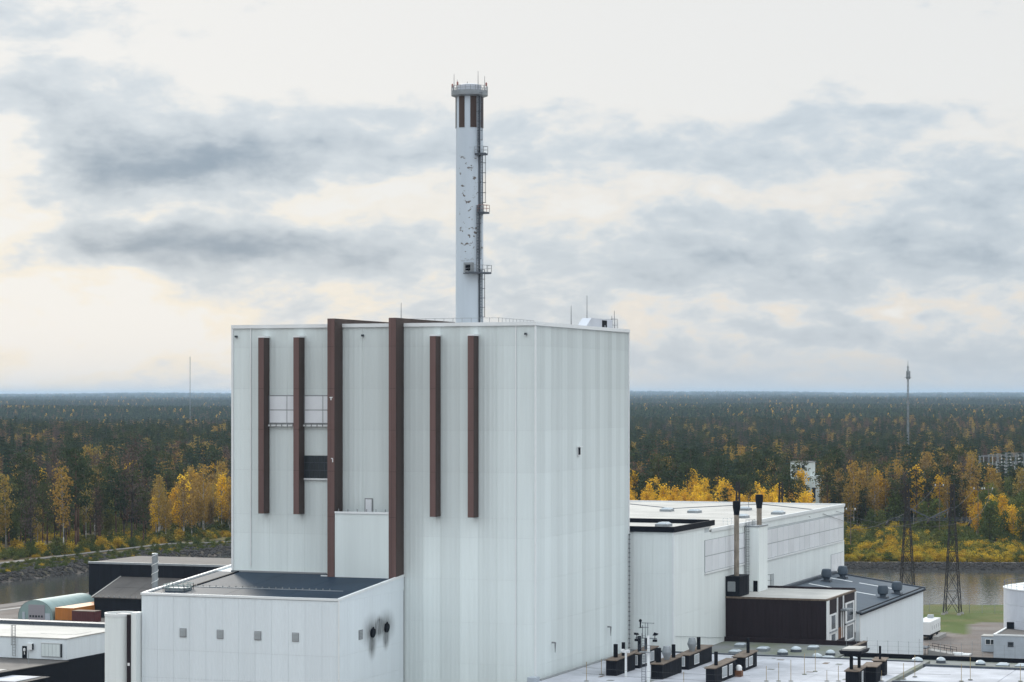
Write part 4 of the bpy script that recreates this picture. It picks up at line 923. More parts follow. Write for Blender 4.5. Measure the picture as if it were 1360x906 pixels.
def trailer():
    t = thing('site_trailer', 'white box trailer parked behind the workshop corner', 'trailer', (22.4, 199, -2))
    b = MB().box(18.6, 21.9, 192.5, 205, -.8, 2.0).build('body', 'white_plastic', t)
    for v in (193.2, 195.6, 198, 200.4, 202.8): MB().box(21.9, 21.95, v, v + 1.9, -.6, 1.85).build('panel_door', 'trim', b)
    for v in (193.2, 195.6, 198, 200.4, 202.8): MB().box(21.95, 22.0, v + 1.5, v + 1.6, .2, 1.0).build('handle', 'frame_grey', b)
    MB().box(18.7, 21.8, 192.7, 204.8, -1.2, -.8).build('chassis', 'black_trim', t)
    for v in (194.5, 196.4, 202.5):
        for u in (18.9, 21.6): smooth_by_angle(MB().tube((u - .15, v, -1.5), (u + .15, v, -1.5), .5, n=14).build('wheel', 'black_trim', t))
    MB().box(19.4, 20.6, 202.5, 203.9, 2.0, 2.7).build('roof_unit', 'louvre_grey', t)
    MB().box(22.4, 23.6, 193, 203, -2, -1.2).build('loading_dock', 'concrete', t)
trailer()
t = thing('shelter', 'small grey lean-to shelter roof at the workshop base', 'shelter', (24.5, 163.5, -2))
MB().hexa([(21.9, 162.2, -.2), (27.2, 160.9, -.6), (27.2, 165, -.6), (21.9, 166, -.2), (21.9, 162.2, 0), (27.2, 160.9, -.4), (27.2, 165, -.4), (21.9, 166, 0)]).build('roof', 'steel_dark', t)
for p in ((22.2, 162.6), (26.9, 161.4), (26.9, 164.6), (22.2, 165.5)): MB().tube((*p, -2), (*p, -.3), .08, n=5).build('post', 'steel_dark', t)
def yard_ramp():
    t = thing('loading_ramp', 'grey concrete loading ramp with railing beside the workshop', 'ramp', (29.5, 165, -2))
    MB().hexa([(27.4, 162, -2), (32.5, 162, -2), (32.5, 166.5, -2), (27.4, 166.5, -2), (27.4, 162, -.9), (32.5, 162, -1.6), (32.5, 166.5, -1.6), (27.4, 166.5, -.9)]).build('slab', 'concrete', t)
    MB().rail([(27.4, 162, -.9), (32.5, 162, -1.6)], 1.0, 1.3, .05).build('railing', 'black_trim', t)
    MB().rail([(27.4, 166.5, -.9), (32.5, 166.5, -1.6)], 1.0, 1.3, .05).build('railing', 'black_trim', t)
yard_ramp()
t = tag(MB().box(31.6, 35.6, 163.5, 166.8, -2, -1.72).box(32.0, 34.0, 164, 166, -1.72, -1.5).build('tarpaulin_pile', 'white_plastic', base=(33.5, 165, -2)), 'flat pile under white sheeting on the yard paving', 'pile')

def small_block():
    t = thing('grey_block', 'low grey flat roofed block with raised dark parapet by the tank', 'building', (50, 166, -2))
    MB().box(41.4, 62, 158.9, 174, -2.1, 2.9).build('wall', 'cabin_blue', t)
    for a in range(6): MB().box(41.4 + a * 3.4, 44.75 + a * 3.4, 158.84, 158.9, -1.9, 2.85).build('panel', 'cabin_blue', t)
    MB().box(41.3, 62, 158.75, 159.2, 2.9, 3.2).build('parapet', 'trim', t); MB().box(41.3, 41.8, 159.2, 174, 2.9, 3.2).build('parapet', 'trim', t)
    MB().box(41.8, 62, 159.2, 173.5, 2.85, 3.0).build('roof', 'roof_brown', t)
    MB().box(41.8, 62, 173.2, 173.8, 2.9, 4.4).build('parapet', 'black_trim', t)
    w = MB().box(44.3, 45.5, 158.78, 158.88, .7, 1.7).build('window', 'steel_dark', t); MB().box(44.45, 45.35, 158.74, 158.78, .82, 1.58).build('pane', 'glass', w)
    c = thing('site_cabin', 'pale blue grey site cabin with white framed window by the grey block', 'cabin', (38.4, 172, -2))
    MB().box(36.6, 41.0, 172.5, 176, -1.9, 1.3).build('body', 'cabin_blue', c)
    MB().box(36.5, 41.1, 172.4, 176.1, 1.3, 1.45).build('roof', 'roof_beige', c)
    w = MB().box(37.4, 39.6, 172.42, 172.5, -.4, .8).build('window', 'trim', c)
    for a in (37.55, 38.6): MB().box(a, a + .9, 172.38, 172.42, -.28, .68).build('pane', 'glass', w)
small_block()
def tank():
    u, v, r, z1 = 53.8, 182.5, 14.0, 11.3
    t = thing('storage_tank', 'large pale cylindrical storage tank with railing at right edge', 'tank', (u, v, -2))
    n = 48; lv = steps(-2, z1, 4)
    for k in range(4): smooth_by_angle(MB().lathe(u, v, [(r, lv[k]), (r, lv[k + 1] - .04), (r - .04, lv[k + 1] - .02)], 64, caps=False).build('shell_ring', 'tank_paint', t))
    smooth_by_angle(MB().lathe(u, v, [(r + .12, z1 - .15), (r + .12, z1 + .05), (r * .5, z1 + 1.2), (.1, z1 + 1.7)], 64).build('roof', 'trim', t))
    mb = MB()
    for i in range(40):
        a, b = 2 * math.pi * i / 40, 2 * math.pi * (i + 1) / 40; p = (u + (r - .1) * math.cos(a), v + (r - .1) * math.sin(a)); q = (u + (r - .1) * math.cos(b), v + (r - .1) * math.sin(b))
        mb.tube((*p, z1), (*p, z1 + 1.2), .05, n=4).tube((*p, z1 + 1.2), (*q, z1 + 1.2), .045, n=4).tube((*p, z1 + .65), (*q, z1 + .65), .035, n=4)
    mb.build('railing', 'steel_dark', t)
tank()

# ------------------------------------------------------------------ pylons and power lines
def lattice(mb, bx, by, z0, z1, w0, w1, r=.09, n=9, brace=.055):
    def c(z):
        t = (z - z0) / (z1 - z0); w = (w0 + (w1 - w0) * min(1, t * 1.15)) / 2 if t < .87 else w1 / 2
        return [(bx - w, by - w, z), (bx + w, by - w, z), (bx + w, by + w, z), (bx - w, by + w, z)]
    zz = [z0]; 
    for i in range(n): zz.append(zz[-1] + (z1 - z0) * (1.6 - 1.2 * i / (n - 1)) / n)
    k = (z1 - z0) / (zz[-1] - z0); zz = [z0 + (z - z0) * k for z in zz]
    for a, b in zip(zz[:-1], zz[1:]):
        A, B = c(a), c(b)
        for i in range(4):
            j = (i + 1) % 4; mb.tube(A[i], B[i], r, n=4); mb.tube(A[i], B[j], brace, n=4); mb.tube(A[j], B[i], brace, n=4); mb.tube(B[i], B[j], brace, n=4)
    return mb
def portal(label, p, q, zg, zt, zc, over):
    t = thing('transmission_pylon', label, 'pylon', ((p[0] + q[0]) / 2, (p[1] + q[1]) / 2, zg), 'portal pylons by the canal')
    for x, y in (p, q):
        m = lattice(MB(), x, y, zg, zt, 3.9, .8, .135, 9, .075).build('lattice_mast', 'pylon_steel', t)
        for dx in (-1.95, 1.95):
            for dy in (-1.95, 1.95): MB().lathe(x + dx, y + dy, [(.55, zg - .05), (.4, zg + .5)], 8).build('footing', 'concrete', m)
    P, Q = Vector((*p, zc)), Vector((*q, zc)); d = (Q - P).normalized()
    a, b = P - d * over, Q + d * over; up = Vector((0, 0, .55)); mb = MB()
    mb.tube(a, b, .085, n=4); mb.tube(a + up, b + up, .085, n=4)
    n = 14
    for i in range(n): mb.tube(a.lerp(b, i / n), a.lerp(b, (i + 1) / n) + up, .05, n=4); mb.tube(a.lerp(b, (i + .5) / n), a.lerp(b, (i + .5) / n) + up, .05, n=4)
    mb.build('crossarm', 'steel_dark', t)
    mid = (P + Q) / 2 + Vector((0, 0, .5)); hi = Vector((0, 0, 3.2))
    MB().tube(P + hi, mid, .18, n=4).tube(Q + hi, mid, .18, n=4).build('stay', 'steel_dark', t)
    for pt in (a, mid, b):
        for k in (-1, 1):
            e = pt + Vector((ST * .3 * k - .2, -1.9, -.9 if k > 0 else -1.2)); MB().tube(pt, e, .24, n=6).build('insulator', 'pylon_steel', t)
    return a, mid, b
w1 = portal('black lattice portal pylon standing on the grass by the canal', (4.5, 253.9), (14.92, 257.8), -2, 30.0, 21.2, 4.6)
w2 = portal('black lattice portal pylon showing only its tops above the hall roof', (-48.95, 291.5), (-38.16, 295.6), -2, 28.7, 18.6, 4.6)
GW = 'conductors strung from the canal pylon'
for i, (a, off) in enumerate(zip(w1, ((-47.0, 561, 18.3), (-33.3, 565, 17.1), (-26.7, 566.5, 17.1)))):
    wire_between('power_line', 'thin conductor running from the portal pylon towards the forest', [tuple(a), off], .045, 2.0, GW)
for i, (a, off) in enumerate(zip(w1, ((7.5, 140, 27.5), (7.5, 152, 27.5), (7.5, 164, 27.5)))):
    wire_between('power_line', 'sagging conductor from the portal pylon down to the turbine hall', [tuple(a), off], .045, 2.5, GW)
def pole_line(x, y, zt, label, h=16):
    t = thing('utility_pole', label, 'pole', (x, y, zt - h), 'wooden poles beyond the canal')
    MB().tube((x, y, zt - h), (x, y, zt), .16, .11, n=7).build('shaft', 'weathered_board', t)
    MB().box(x - 1.6, x + 1.6, y - .1, y + .1, zt - 1.5, zt - 1.3).build('crossarm', 'weathered_board', t)
    for d in (-1.5, 1.5): MB().lathe(x + d, y, [(.2, zt - 1.3), (.24, zt - .9), (.12, zt - .6)], 8).build('insulator', 'insulator', t)
pole_line(-58.4, 469.7, 14.4, 'slim pole with two insulators right of the turbine hall end')
pole_line(-31.8, 565, 18.3, 'left pole of a pair among trees behind the pylon', 19)
pole_line(-28.2, 566.5, 18.3, 'right pole of a pair among trees behind the pylon', 19)
pole_line(-45.5, 561, 19.5, 'pole with pale insulators directly behind the pylon top', 20)

# ------------------------------------------------------------------ yard on the left
def left_yard():
    t = thing('dark_warehouse', 'black flat roofed warehouse with lean-to beyond the annex', 'building', (-165, 195, -2))
    MB().box(-188.3, -140, 189.5, 215, -2.1, 10.0).build('wall', 'charcoal', t)
    for i in range(16): MB().box(-188.2 + i * 3.0, -185.28 + i * 3.0, 189.42, 189.5, -2, 9.9).build('panel', 'charcoal', t)
    MB().box(-188.4, -140, 189.3, 189.8, 10.0, 10.5).build('roof_edge', 'galv', t)
    MB().box(-188.4, -140, 189.8, 215, 10.0, 10.3).build('roof', 'roof_brown', t)
    x0, x1, ya, yb, za, zb = -178.8, -120, 175.9, 189.4, 2.9, 6.9
    MB().hexa([(x0, ya, -2.1), (x1, ya, -2.1), (x1, yb, -2.1), (x0, yb, -2.1), (x0, ya, za - .15), (x1, ya, za - .15), (x1, yb, zb - .15), (x0, yb, zb - .15)]).build('lean_to_wall', 'charcoal', t)
    xs = steps(x0 - .3, x1, 12)
    for i in range(12):
        for (a, b) in ((0, .48), (.49, 1)):
            y2, y3 = ya - .4 + (yb - ya + .35) * a, ya - .4 + (yb - ya + .35) * b; z2, z3 = za + (zb - za) * a, za + (zb - za) * b
            MB().hexa([(xs[i], y2, z2 - .12), (xs[i + 1] - .05, y2, z2 - .12), (xs[i + 1] - .05, y3, z3 - .12), (xs[i], y3, z3 - .12), (xs[i], y2, z2 + .08), (xs[i + 1] - .05, y2, z2 + .08), (xs[i + 1] - .05, y3, z3 + .08), (xs[i], y3, z3 + .08)]).build('roof_sheet', 'roof_brown', t)
    MB().hexa([(x0 - .5, ya - .5, za - .1), (x0 - .25, ya - .5, za - .1), (x0 - .25, yb, zb - .1), (x0 - .5, yb, zb - .1), (x0 - .5, ya - .5, za + .2), (x0 - .25, ya - .5, za + .2), (x0 - .25, yb, zb + .2), (x0 - .5, yb, zb + .2)]).build('verge', 'roof_beige', t)
    for i in range(18): MB().box(x0 + 1 + i * 1.5, x0 + 1.2 + i * 1.5, ya - .2, ya, za + .1, za + .5).build('snow_stop', 'frame_grey', t)
    # spiral duct
    d = thing('spiral_duct', 'silver spiral wound duct rising behind the annex roof edge', 'duct', (-69.7, 10, -2))
    smooth_by_angle(MB().lathe(-69.7, 10, [(.5, -2), (.5, 26.2), (.42, 26.25)], 18).build('pipe', 'galv', d))
    mb = MB(); prev = None
    for i in range(150):
        a = i * .42; p = (-69.7 + .52 * math.cos(a), 10 + .52 * math.sin(a), 12 + i * .095)
        if prev: mb.tube(prev, p, .07, n=4)
        prev = p
    mb.build('spiral_seam', 'trim', d)
    # arched hall
    a = thing('arched_hall', 'pale green arched sheet metal hall with a lilac roller door', 'building', (-189, 176, -2))
    x, r, y0, y1 = -189.0, 4.9, 165.8, 187.5; n = 14; secs = 6; ys = steps(y0, y1, secs)
    for s in range(secs):
        mb = MB(); k = n + 1; o = []
        for yy in (ys[s] + .03, ys[s + 1] - .03):
            for i in range(k):
                t_ = math.pi * i / n; o.append((x - r * math.cos(t_), yy, -2 + 4.75 * math.sin(t_) ** .8))
        mb.add(o, [(i, i + 1, k + i + 1, k + i) for i in range(n)]); smooth_by_angle(mb.build('arch_sheet', 'green_metal', a), 60)
    for yy, nm in ((y0 + .06, 'front_wall'), (y1 - .1, 'rear_wall')):
        mb = MB(); o = [(x - r * .985 * math.cos(math.pi * i / n), yy, -2 + 4.7 * math.sin(math.pi * i / n) ** .8) for i in range(n + 1)]; mb.add(o, [tuple(range(n, -1, -1))]); mb.build(nm, 'green_metal', a)
    dr = MB().box(x - 1.9, x + 2.6, y0 - .06, y0 + .05, -2, 1.6).build('roller_door', 'door_lilac', a)
    for i in range(5): MB().box(x - 1.6 + i * .8, x - 1.1 + i * .8, y0 - .1, y0 - .06, -1.45, -.95).build('pane', 'glass', dr)
    for i in range(5): MB().box(x - 1.9, x + 2.6, y0 - .075, y0 - .06, -.6 + i * .45, -.56 + i * .45).build('slat_joint', 'frame_grey', dr)
    MB().box(x + 2.75, x + 4.1, y0 - .1, y0 + .02, -2, -.4).build('side_door', 'cabin_blue', a)
    MB().box(x - 3.6, x - 2.9, y0 - .08, y0 + .02, -2, -.2).build('side_door', 'cabin_blue', a)
    def container(label, m, x0, y0, x1, y1, z1):
        c = thing('shipping_container', label, 'container', ((x0 + x1) / 2, (y0 + y1) / 2, -2), 'containers beside the arched hall')
        MB().box(x0, x1, y0, y1, -1.9, z1).build('body', m, c)
        MB().box(x0 - .05, x1 + .05, y0 - .05, y1 + .05, z1, z1 + .1).build('roof', 'orange_paint' if m == 'orange_paint' else 'weathered_board', c)
        for i in range(int((x1 - x0) / .45)): MB().box(x0 + .15 + i * .45, x0 + .37 + i * .45, y0 - .05, y0, -1.8, z1 - .1).build('corrugation', m, c)
        for xx in (x0, x1 - .14): MB().box(xx, xx + .14, y0 - .07, y0 + .07, -2, z1 + .05).build('corner_post', m, c)
    container('weathered orange shipping container against the green arched hall', 'orange_paint', -183.6, 166.0, -178.6, 184, .95)
    container('dark red shipping container in front of the orange one', 'maroon', -177.5, 163.5, -171.4, 166.6, .62)
    # round stair tower beside the annex
    s = thing('round_tower', 'white half round ribbed stair tower with brown strip beside the annex', 'tower', (-57, -22.9, -2))
    cx, cyy, r = -57.0, -22.9, 2.45
    for k in range(40): smooth_by_angle(MB().lathe(cx, cyy, [(r, -2 + k * .54), (r, -1.49 + k * .54), (r - .015, -1.48 + k * .54), (r - .015, -1.46 + k * .54)], 48, caps=False).build('ring_panel', 'cladding_warm', s), 18)
    smooth_by_angle(MB().lathe(cx, cyy, [(r + .05, 19.3), (r + .05, 19.75), (r - .15, 19.75), (r - .15, 19.0)], 48, caps=False).build('rim', 'trim', s))
    MB().lathe(cx, cyy, [(r - .16, 19.0), (r - .16, 19.15)], 40).build('roof', 'roof_beige', s)
    MB().box(cx - .2, cx + 1.6, cyy - 1.3, cyy + .4, 19.15, 19.7).build('roof_hatch', 'steel_dark', s)
    q0, q1 = cx + 2.2, cx + 2.85
    MB().box(q0, q1, cyy - 2.3, cyy - .2, -2, 19.7).build('brown_strip', 'brown_dark', s)
    for z in (12.2, 7.8, 3.6): MB().box(q0 + .15, q1 - .15, cyy - 2.37, cyy - 2.3, z, z + .42).build('lamp', 'white_plastic', s)
    MB().box(q1, -53.32, cyy - 2.2, cyy, -2, 20.0).build('white_pier', 'cladding_warm', s)
    # roof building on the lower left
    b = thing('rooftop_block', 'pale low rooftop block with ladder and wall hatch at left edge', 'building', (-120, 45, 5))
    X0, X1, Y0, Y1, z0, z1 = -150, -102.15, 36.22, 56, 4.9, 8.55
    MB().box(X0, X1, Y0, Y1, z0, z1).build('core_wall', 'cabin_blue', b)
    clad(b, 'front', Y0 - .05, steps(X0, X1, 13), [z0, z1], 'annex_clad', 4, tv=.015, depth=.02)
    clad(b, 'right', X1 + .05, steps(Y0, Y1, 5), [z0, z1], 'annex_clad', 4, tv=.015, depth=.02)
    MB().box(X0, X1 + .15, Y0 - .15, Y1, z1, z1 + .2).build('roof', 'roof_beige', b)
    MB().box(X1 - 9, X1 - 2, Y0 + 6, Y0 + 12, z1 + .2, z1 + .24).build('gravel_patch', 'roof_beige', b)
    MB().box(X0, X1 + .1, Y1, Y1 + 2.5, z0, z1 + .9).build('rear_parapet', 'steel_dark', b)
    h = MB().box(-107.2, -102.9, Y0 - .22, Y0 - .08, 5.35, 7.75).build('wall_hatch', 'louvre_grey', b)
    for i in range(5): MB().box(-107.1 + i * .76, -106.4 + i * .76, Y0 - .27, Y0 - .22, 5.45, 7.65).build('hatch_panel', 'cladding', h)
    MB().box(-103.15, -102.9, Y0 - .3, Y0 - .22, 5.35, 7.75).build('hatch_jamb', 'black_trim', h)
    MB().box(-107.2, -102.9, Y0 - .3, Y0 - .22, 7.75, 7.9).build('hatch_head', 'trim', h)
    c = MB().box(-109.9, -108.9, Y0 - .5, Y0 - .08, 6.5, 7.6).build('wall_unit', 'trim', b); MB().box(-108.9, -108.8, Y0 - .5, Y0 - .08, 6.5, 7.6).build('side_grille', 'black_trim', c)
    d = MB().box(-111.1, -110.2, Y0 - .2, Y0 - .08, 4.95, 7.1).build('door', 'black_trim', b)
    MB().lathe(-110.62, Y0 - .24, [(.1, 6.15), (.22, 6.25), (.22, 6.6), (.1, 6.75)], 8).build('round_sign', 'white_plastic', d); MB().box(-110.7, -110.54, Y0 - .24, Y0 - .2, 5.6, 6.1).build('sign', 'white_plastic', d)
    MB().ladder(-112.7, Y0 - .35, 5.3, 10.8, (1, 0, 0), .6, .05, .5, cage=(0, -1, 0)).build('ladder', 'frame_grey', b)
    MB().rail([(-104, Y1 - 1, z1 + .2), (X1, Y1 - 1, z1 + .2)], 1.2, 1.5, .05).build('railing', 'trim', b)
    MB().hexa([(-107, Y1 + 3, z1), (-99, Y1 + 3, z1 - .5), (-99, Y1 + 7, z1 - .5), (-107, Y1 + 7, z1), (-106, Y1 + 4, z1 + .9), (-101, Y1 + 4, z1 + .4), (-101, Y1 + 6, z1 + .3), (-106, Y1 + 6, z1 + .9)]).build('vent_cover', 'roof_white', b)
    # dark building beneath it
    e = thing('dark_block', 'near black building below the pale rooftop block', 'building', (-115, 30, -2))
    MB().hexa([(-150, 15.5, -2.1), (-103, 15.5, -2.1), (-101.6, 36.0, -2.1), (-150, 36.0, -2.1), (-150, 15.5, 4.7), (-103, 15.5, 4.7), (-101.6, 36.0, 4.7), (-150, 36.0, 4.7)]).build('wall', 'black_trim', e)
    MB().box(-150, -101.9, 36.2, 70, -2.1, 4.85).build('rear_wall', 'black_trim', e)
    MB().hexa([(-150, 15.4, 4.7), (-102.9, 15.4, 4.7), (-101.5, 36.0, 4.7), (-150, 36.0, 4.7), (-150, 15.4, 4.84), (-102.9, 15.4, 4.84), (-101.5, 36.0, 4.84), (-150, 36.0, 4.84)]).build('roof', 'roof_brown', e)
    MB().box(-140, -104, 17, 20, 4.85, 4.9).build('roof_patch', 'roof_beige', e)
    MB().tube((-106, 30, 4.8), (-106, 30, 7.0), .06, n=5).build('mast', 'galv', e)
    f = thing('white_canopy', 'flat white canopy roof in the bottom left corner', 'canopy', (-104, 16, -2))
    MB().hexa([(-130, 10.6, 3.6), (-95.6, 10.6, 3.6), (-95.8, 20.6, 3.6), (-130, 20.6, 3.6), (-130, 10.6, 3.9), (-95.6, 10.6, 3.9), (-95.8, 20.6, 3.9), (-130, 20.6, 3.9)]).build('roof', 'black_trim', f)
    MB().box(-129.5, -97.2, 11.6, 19.6, 3.9, 4.0).build('roof_sheet', 'roof_white', f)
    for p in ((-97, 12), (-97, 19.5), (-110, 12), (-110, 19.5)): MB().tube((*p, -2), (*p, 3.6), .12, n=6).build('post', 'black_trim', f)
left_yard()

# ------------------------------------------------------------------ things far off in the forest
def white_tower():
    t = thing('white_blockhouse', 'white concrete tower block standing among the autumn trees', 'building', (-129, 690, 2))
    MB().box(-134, -125.5, 687, 697, -2, 22.9).build('wall', 'cladding', t)
    MB().box(-125.5, -121.5, 688, 697, -2, 17).build('lower_wing', 'cladding', t)
    for z in (10, 13.4, 16.8, 20.2):
        for u in (-133.4, -131.2, -129.0): w = MB().box(u, u + 1.3, 686.9, 687, z, z + 1.6).build('window', 'glass', t)
    MB().box(-134.3, -125.2, 686.8, 697.2, 22.9, 23.2).build('roof', 'roof_grey', t)
    MB().box(-124.8, -123.2, 687.9, 688, 6, 12).build('window', 'glass', t)
white_tower()
def radio_mast(name, label, x, y, z0, z1, drum, r):
    t = thing(name, label, 'mast', (x, y, z0))
    mb = MB(); lattice(mb, x, y, z0, z1, r * 2, r * 1.6, r * .22, 18, r * .13); mb.build('lattice', 'galv', t)
    if drum:
        for k in range(3):
            a = 2.1 * k; MB().box(x + 1.1 * math.cos(a) - .35, x + 1.1 * math.cos(a) + .35, y + 1.1 * math.sin(a) - .35, y + 1.1 * math.sin(a) + .35, z1 - 8, z1 - 3).build('panel_antenna', 'galv', t)
        MB().lathe(x, y, [(2.2, z1 - 7), (2.2, z1 - 6.7)], 12).build('platform', 'galv', t)
        MB().tube((x, y, z1), (x, y, z1 + 3.5), .25, .1, n=5).build('tip', 'galv', t)
radio_mast('radio_mast', 'grey lattice radio mast with antenna panels above the right forest', -176.4, 1152, 0, 70.0, True, .55)
radio_mast('radio_mast', 'hair thin pale mast on the left horizon', -1310, 2327, 0, 100.0, False, .3)
def substation():
    G = 'gantries of the switchyard in the forest'
    for k in range(5):
        yv = 892 + k * 20; xa = -92 + k * 1.2
        t = thing('switchyard_gantry', 'pale steel switchyard gantry in the clearing at the right edge', 'gantry', (xa, yv, 0), G)
        for i in range(4):
            x = xa + i * 14; lattice(MB(), x, yv, -1, 21, 1.1, .6, .09, 8, .05).build('column', 'galv', t)
            MB().tube((x - .5, yv, 12), (x - .5, yv, 17), .3, n=6).build('insulator', 'insulator', t)
        for z in (21, 16.5): MB().box(xa, xa + 42, yv - .12, yv + .12, z - .12, z + .1).build('beam', 'galv', t)
        for i in range(9): MB().tube((xa + 2 + i * 4.6, yv, 20.6), (xa + 2 + i * 4.6, yv, 16.6), .14, n=5).build('dropper', 'insulator', t)
substation()

# ------------------------------------------------------------------ trees
def leafset(centres, n, spread, size, seed, elong=1.0, droop=0.0, tone=(.65, 1.2), ctone=(.75, 1.2)):
    r = np.random.default_rng(seed); P = []; T = []
    for c in centres:
        k = max(3, int(n * r.uniform(.7, 1.3))); ct = r.uniform(*ctone)
        P.append(np.array(c) + r.normal(0, 1, (k, 3)) * np.array(spread) * r.uniform(.75, 1.2)); T.append(ct * r.uniform(tone[0], tone[1], k))
    P = np.concatenate(P); T = np.concatenate(T); m = len(P)
    a = r.normal(0, 1, (m, 3)); a /= np.linalg.norm(a, axis=1)[:, None]; a[:, 2] -= droop; a /= np.linalg.norm(a, axis=1)[:, None]
    b = np.cross(a, r.normal(0, 1, (m, 3))); b /= np.linalg.norm(b, axis=1)[:, None]
    s = size * r.uniform(.6, 1.3, m)[:, None]
    A, B = a * s * elong, b * s
    V4 = np.stack([P - A * .5, P + B * .5 + A * .1, P + A * .6, P - B * .5 + A * .1], 1)
    return V4, T
class Tree:
    def __init__(s): s.trunk = MB(); s.q = []; s.t = []
    def leaves(s, V4, T): s.q.append(V4); s.t.append(T)
def make_crown_mesh(name, V4, T, m, extra=None):
    n = len(V4); me = bpy.data.meshes.new(name)
    me.from_pydata(V4.reshape(-1, 3).tolist(), [], [(4 * i, 4 * i + 1, 4 * i + 2, 4 * i + 3) for i in range(n)])
    T = np.asarray(T); c = np.ones((n, 4, 4), np.float32)
    c[..., :3] = T[:, None, None] if T.ndim == 1 else T[:, None, :]
    ca = me.color_attributes.new('tint', 'FLOAT_COLOR', 'POINT'); ca.data.foreach_set('color', c.reshape(-1))
    me.materials.append(MATS[m]); me.update(); return me
def birch(h, w, seed, density=1.0, bare=.3, leaf=.42, ncl=46):
    r = random.Random(seed); t = Tree(); C = []
    lean = (r.uniform(-.4, .4), r.uniform(-.4, .4))
    pts = [(lean[0] * (k / 5) ** 2 * 1.5, lean[1] * (k / 5) ** 2 * 1.5, h * k / 5) for k in range(6)]
    for i in range(5): t.trunk.tube(pts[i], pts[i + 1], h * .0105 * (1 - i * .18), h * .0105 * (1 - (i + 1) * .18), n=6)
    for k in range(ncl):
        f = bare + (1 - bare) * (k + r.random()) / ncl; prof = math.sin(min(1, (f - bare) / (1 - bare) * .93 + .07) * math.pi) ** .75
        a = r.uniform(0, 6.28); rad = w * prof * math.sqrt(r.uniform(.08, 1))
        cx, cy = lean[0] * f * 1.5 + rad * math.cos(a), lean[1] * f * 1.5 + rad * math.sin(a); z = h * f
        C.append((cx, cy, z))
        if k % 2 == 0: t.trunk.tube((lean[0] * f * 1.2, lean[1] * f * 1.2, z - rad * .9 - .3), (cx, cy, z + .2), h * .0035, h * .0012, n=4)
    t.leaves(*leafset(C, 24 * density, (.62, .62, .75), leaf, seed, 1.3, .35)); return t
def russet(h, w, seed):
    t = birch(h, w, seed, .62, .25, .36, 44); r = random.Random(seed)
    for k in range(40):
        f = r.uniform(.3, .97); a = r.uniform(0, 6.28); l = w * (1.15 - f) * r.uniform(.6, 1.3)
        t.trunk.tube((0, 0, h * f), (l * math.cos(a), l * math.sin(a), h * f + l * 1.3), .035, .012, n=3)
    return t
def spruce(h, w, seed):
    r = random.Random(seed); t = Tree(); t.trunk.tube((0, 0, 0), (0, 0, h * .97), h * .012, .03, n=6); Q, T = [], []
    lv = 20; nr = np.random.default_rng(seed)
    for k in range(lv):
        f = .10 + .88 * k / (lv - 1); R_ = w * (1 - f) ** .85 * r.uniform(.82, 1.12) + .12; nb = 9 if f < .6 else 6; p0 = r.uniform(0, 6.28)
        for j in range(nb):
            a = p0 + 6.283 * j / nb + r.uniform(-.25, .25); L_ = R_ * r.uniform(.75, 1.15); ct = r.uniform(.7, 1.25)
            if k % 2 == 0 and j % 2 == 0: t.trunk.tube((0, 0, h * f), (L_ * .8 * math.cos(a), L_ * .8 * math.sin(a), h * f - L_ * .2), .04, .012, n=3)
            n = max(3, int(L_ * 4.2))
            for i in range(n):
                q = (i + .6) / n; rad = L_ * q; z = h * f - L_ * .42 * q * q + nr.uniform(-.12, .12)
                d = np.array([math.cos(a), math.sin(a), -.35]); sd = np.array([-math.sin(a), math.cos(a), nr.uniform(-.3, .3)]); s = .42 + .3 * (1 - q)
                p = np.array([rad * math.cos(a), rad * math.sin(a), z]); dn = np.array([0, 0, -1.0])
                Q.append([p - d * .2, p + sd * s * .8 + dn * .22, p + d * s * .9 + dn * .1, p - sd * s * .8 + dn * .22]); T.append(ct * nr.uniform(.75, 1.2))
    t.leaves(np.array(Q), np.array(T)); return t
def pine(h, w, seed):
    r = random.Random(seed); t = Tree(); b = r.uniform(-.5, .5); C = []
    pts = [(b * math.sin(k * .6), b * .5 * math.sin(k * .8), h * k / 5) for k in range(6)]
    for i in range(5): t.trunk.tube(pts[i], pts[i + 1], h * .013 * (1 - i * .17), h * .013 * (1 - (i + 1) * .17), n=6)
    n = 30
    for k in range(n):
        f = .42 + .56 * (k + r.random()) / n; prof = (1 - ((f - .62) / .44) ** 2) ** .5 if abs(f - .62) < .43 else .25
        a = r.uniform(0, 6.28); rad = w * max(.15, prof) * math.sqrt(r.uniform(.15, 1)); c = (rad * math.cos(a), rad * math.sin(a), h * f + .2)
        C.append(c); t.trunk.tube((b * math.sin(f * 3), 0, h * f - rad * .35), c, .07, .025, n=4)
    t.leaves(*leafset(C, 38, (.72, .72, .36), .36, seed, 1.5, -.2, ctone=(.7, 1.25))); return t
def bush(h, w, seed, leaf=.34):
    r = random.Random(seed); t = Tree(); C = []
    for k in range(26):
        a = r.uniform(0, 6.28); rad = w * math.sqrt(r.random()); z = h * r.uniform(.15, 1) * (1 - .55 * (rad / w) ** 2); C.append((rad * math.cos(a), rad * math.sin(a), z))
        if k % 2 == 0: t.trunk.tube((rad * .2 * math.cos(a), rad * .2 * math.sin(a), 0), C[-1], .05, .015, n=4)
    t.leaves(*leafset(C, 26, (.5, .5, .42), leaf, seed, 1.2, .1)); return t
PROTO = {}
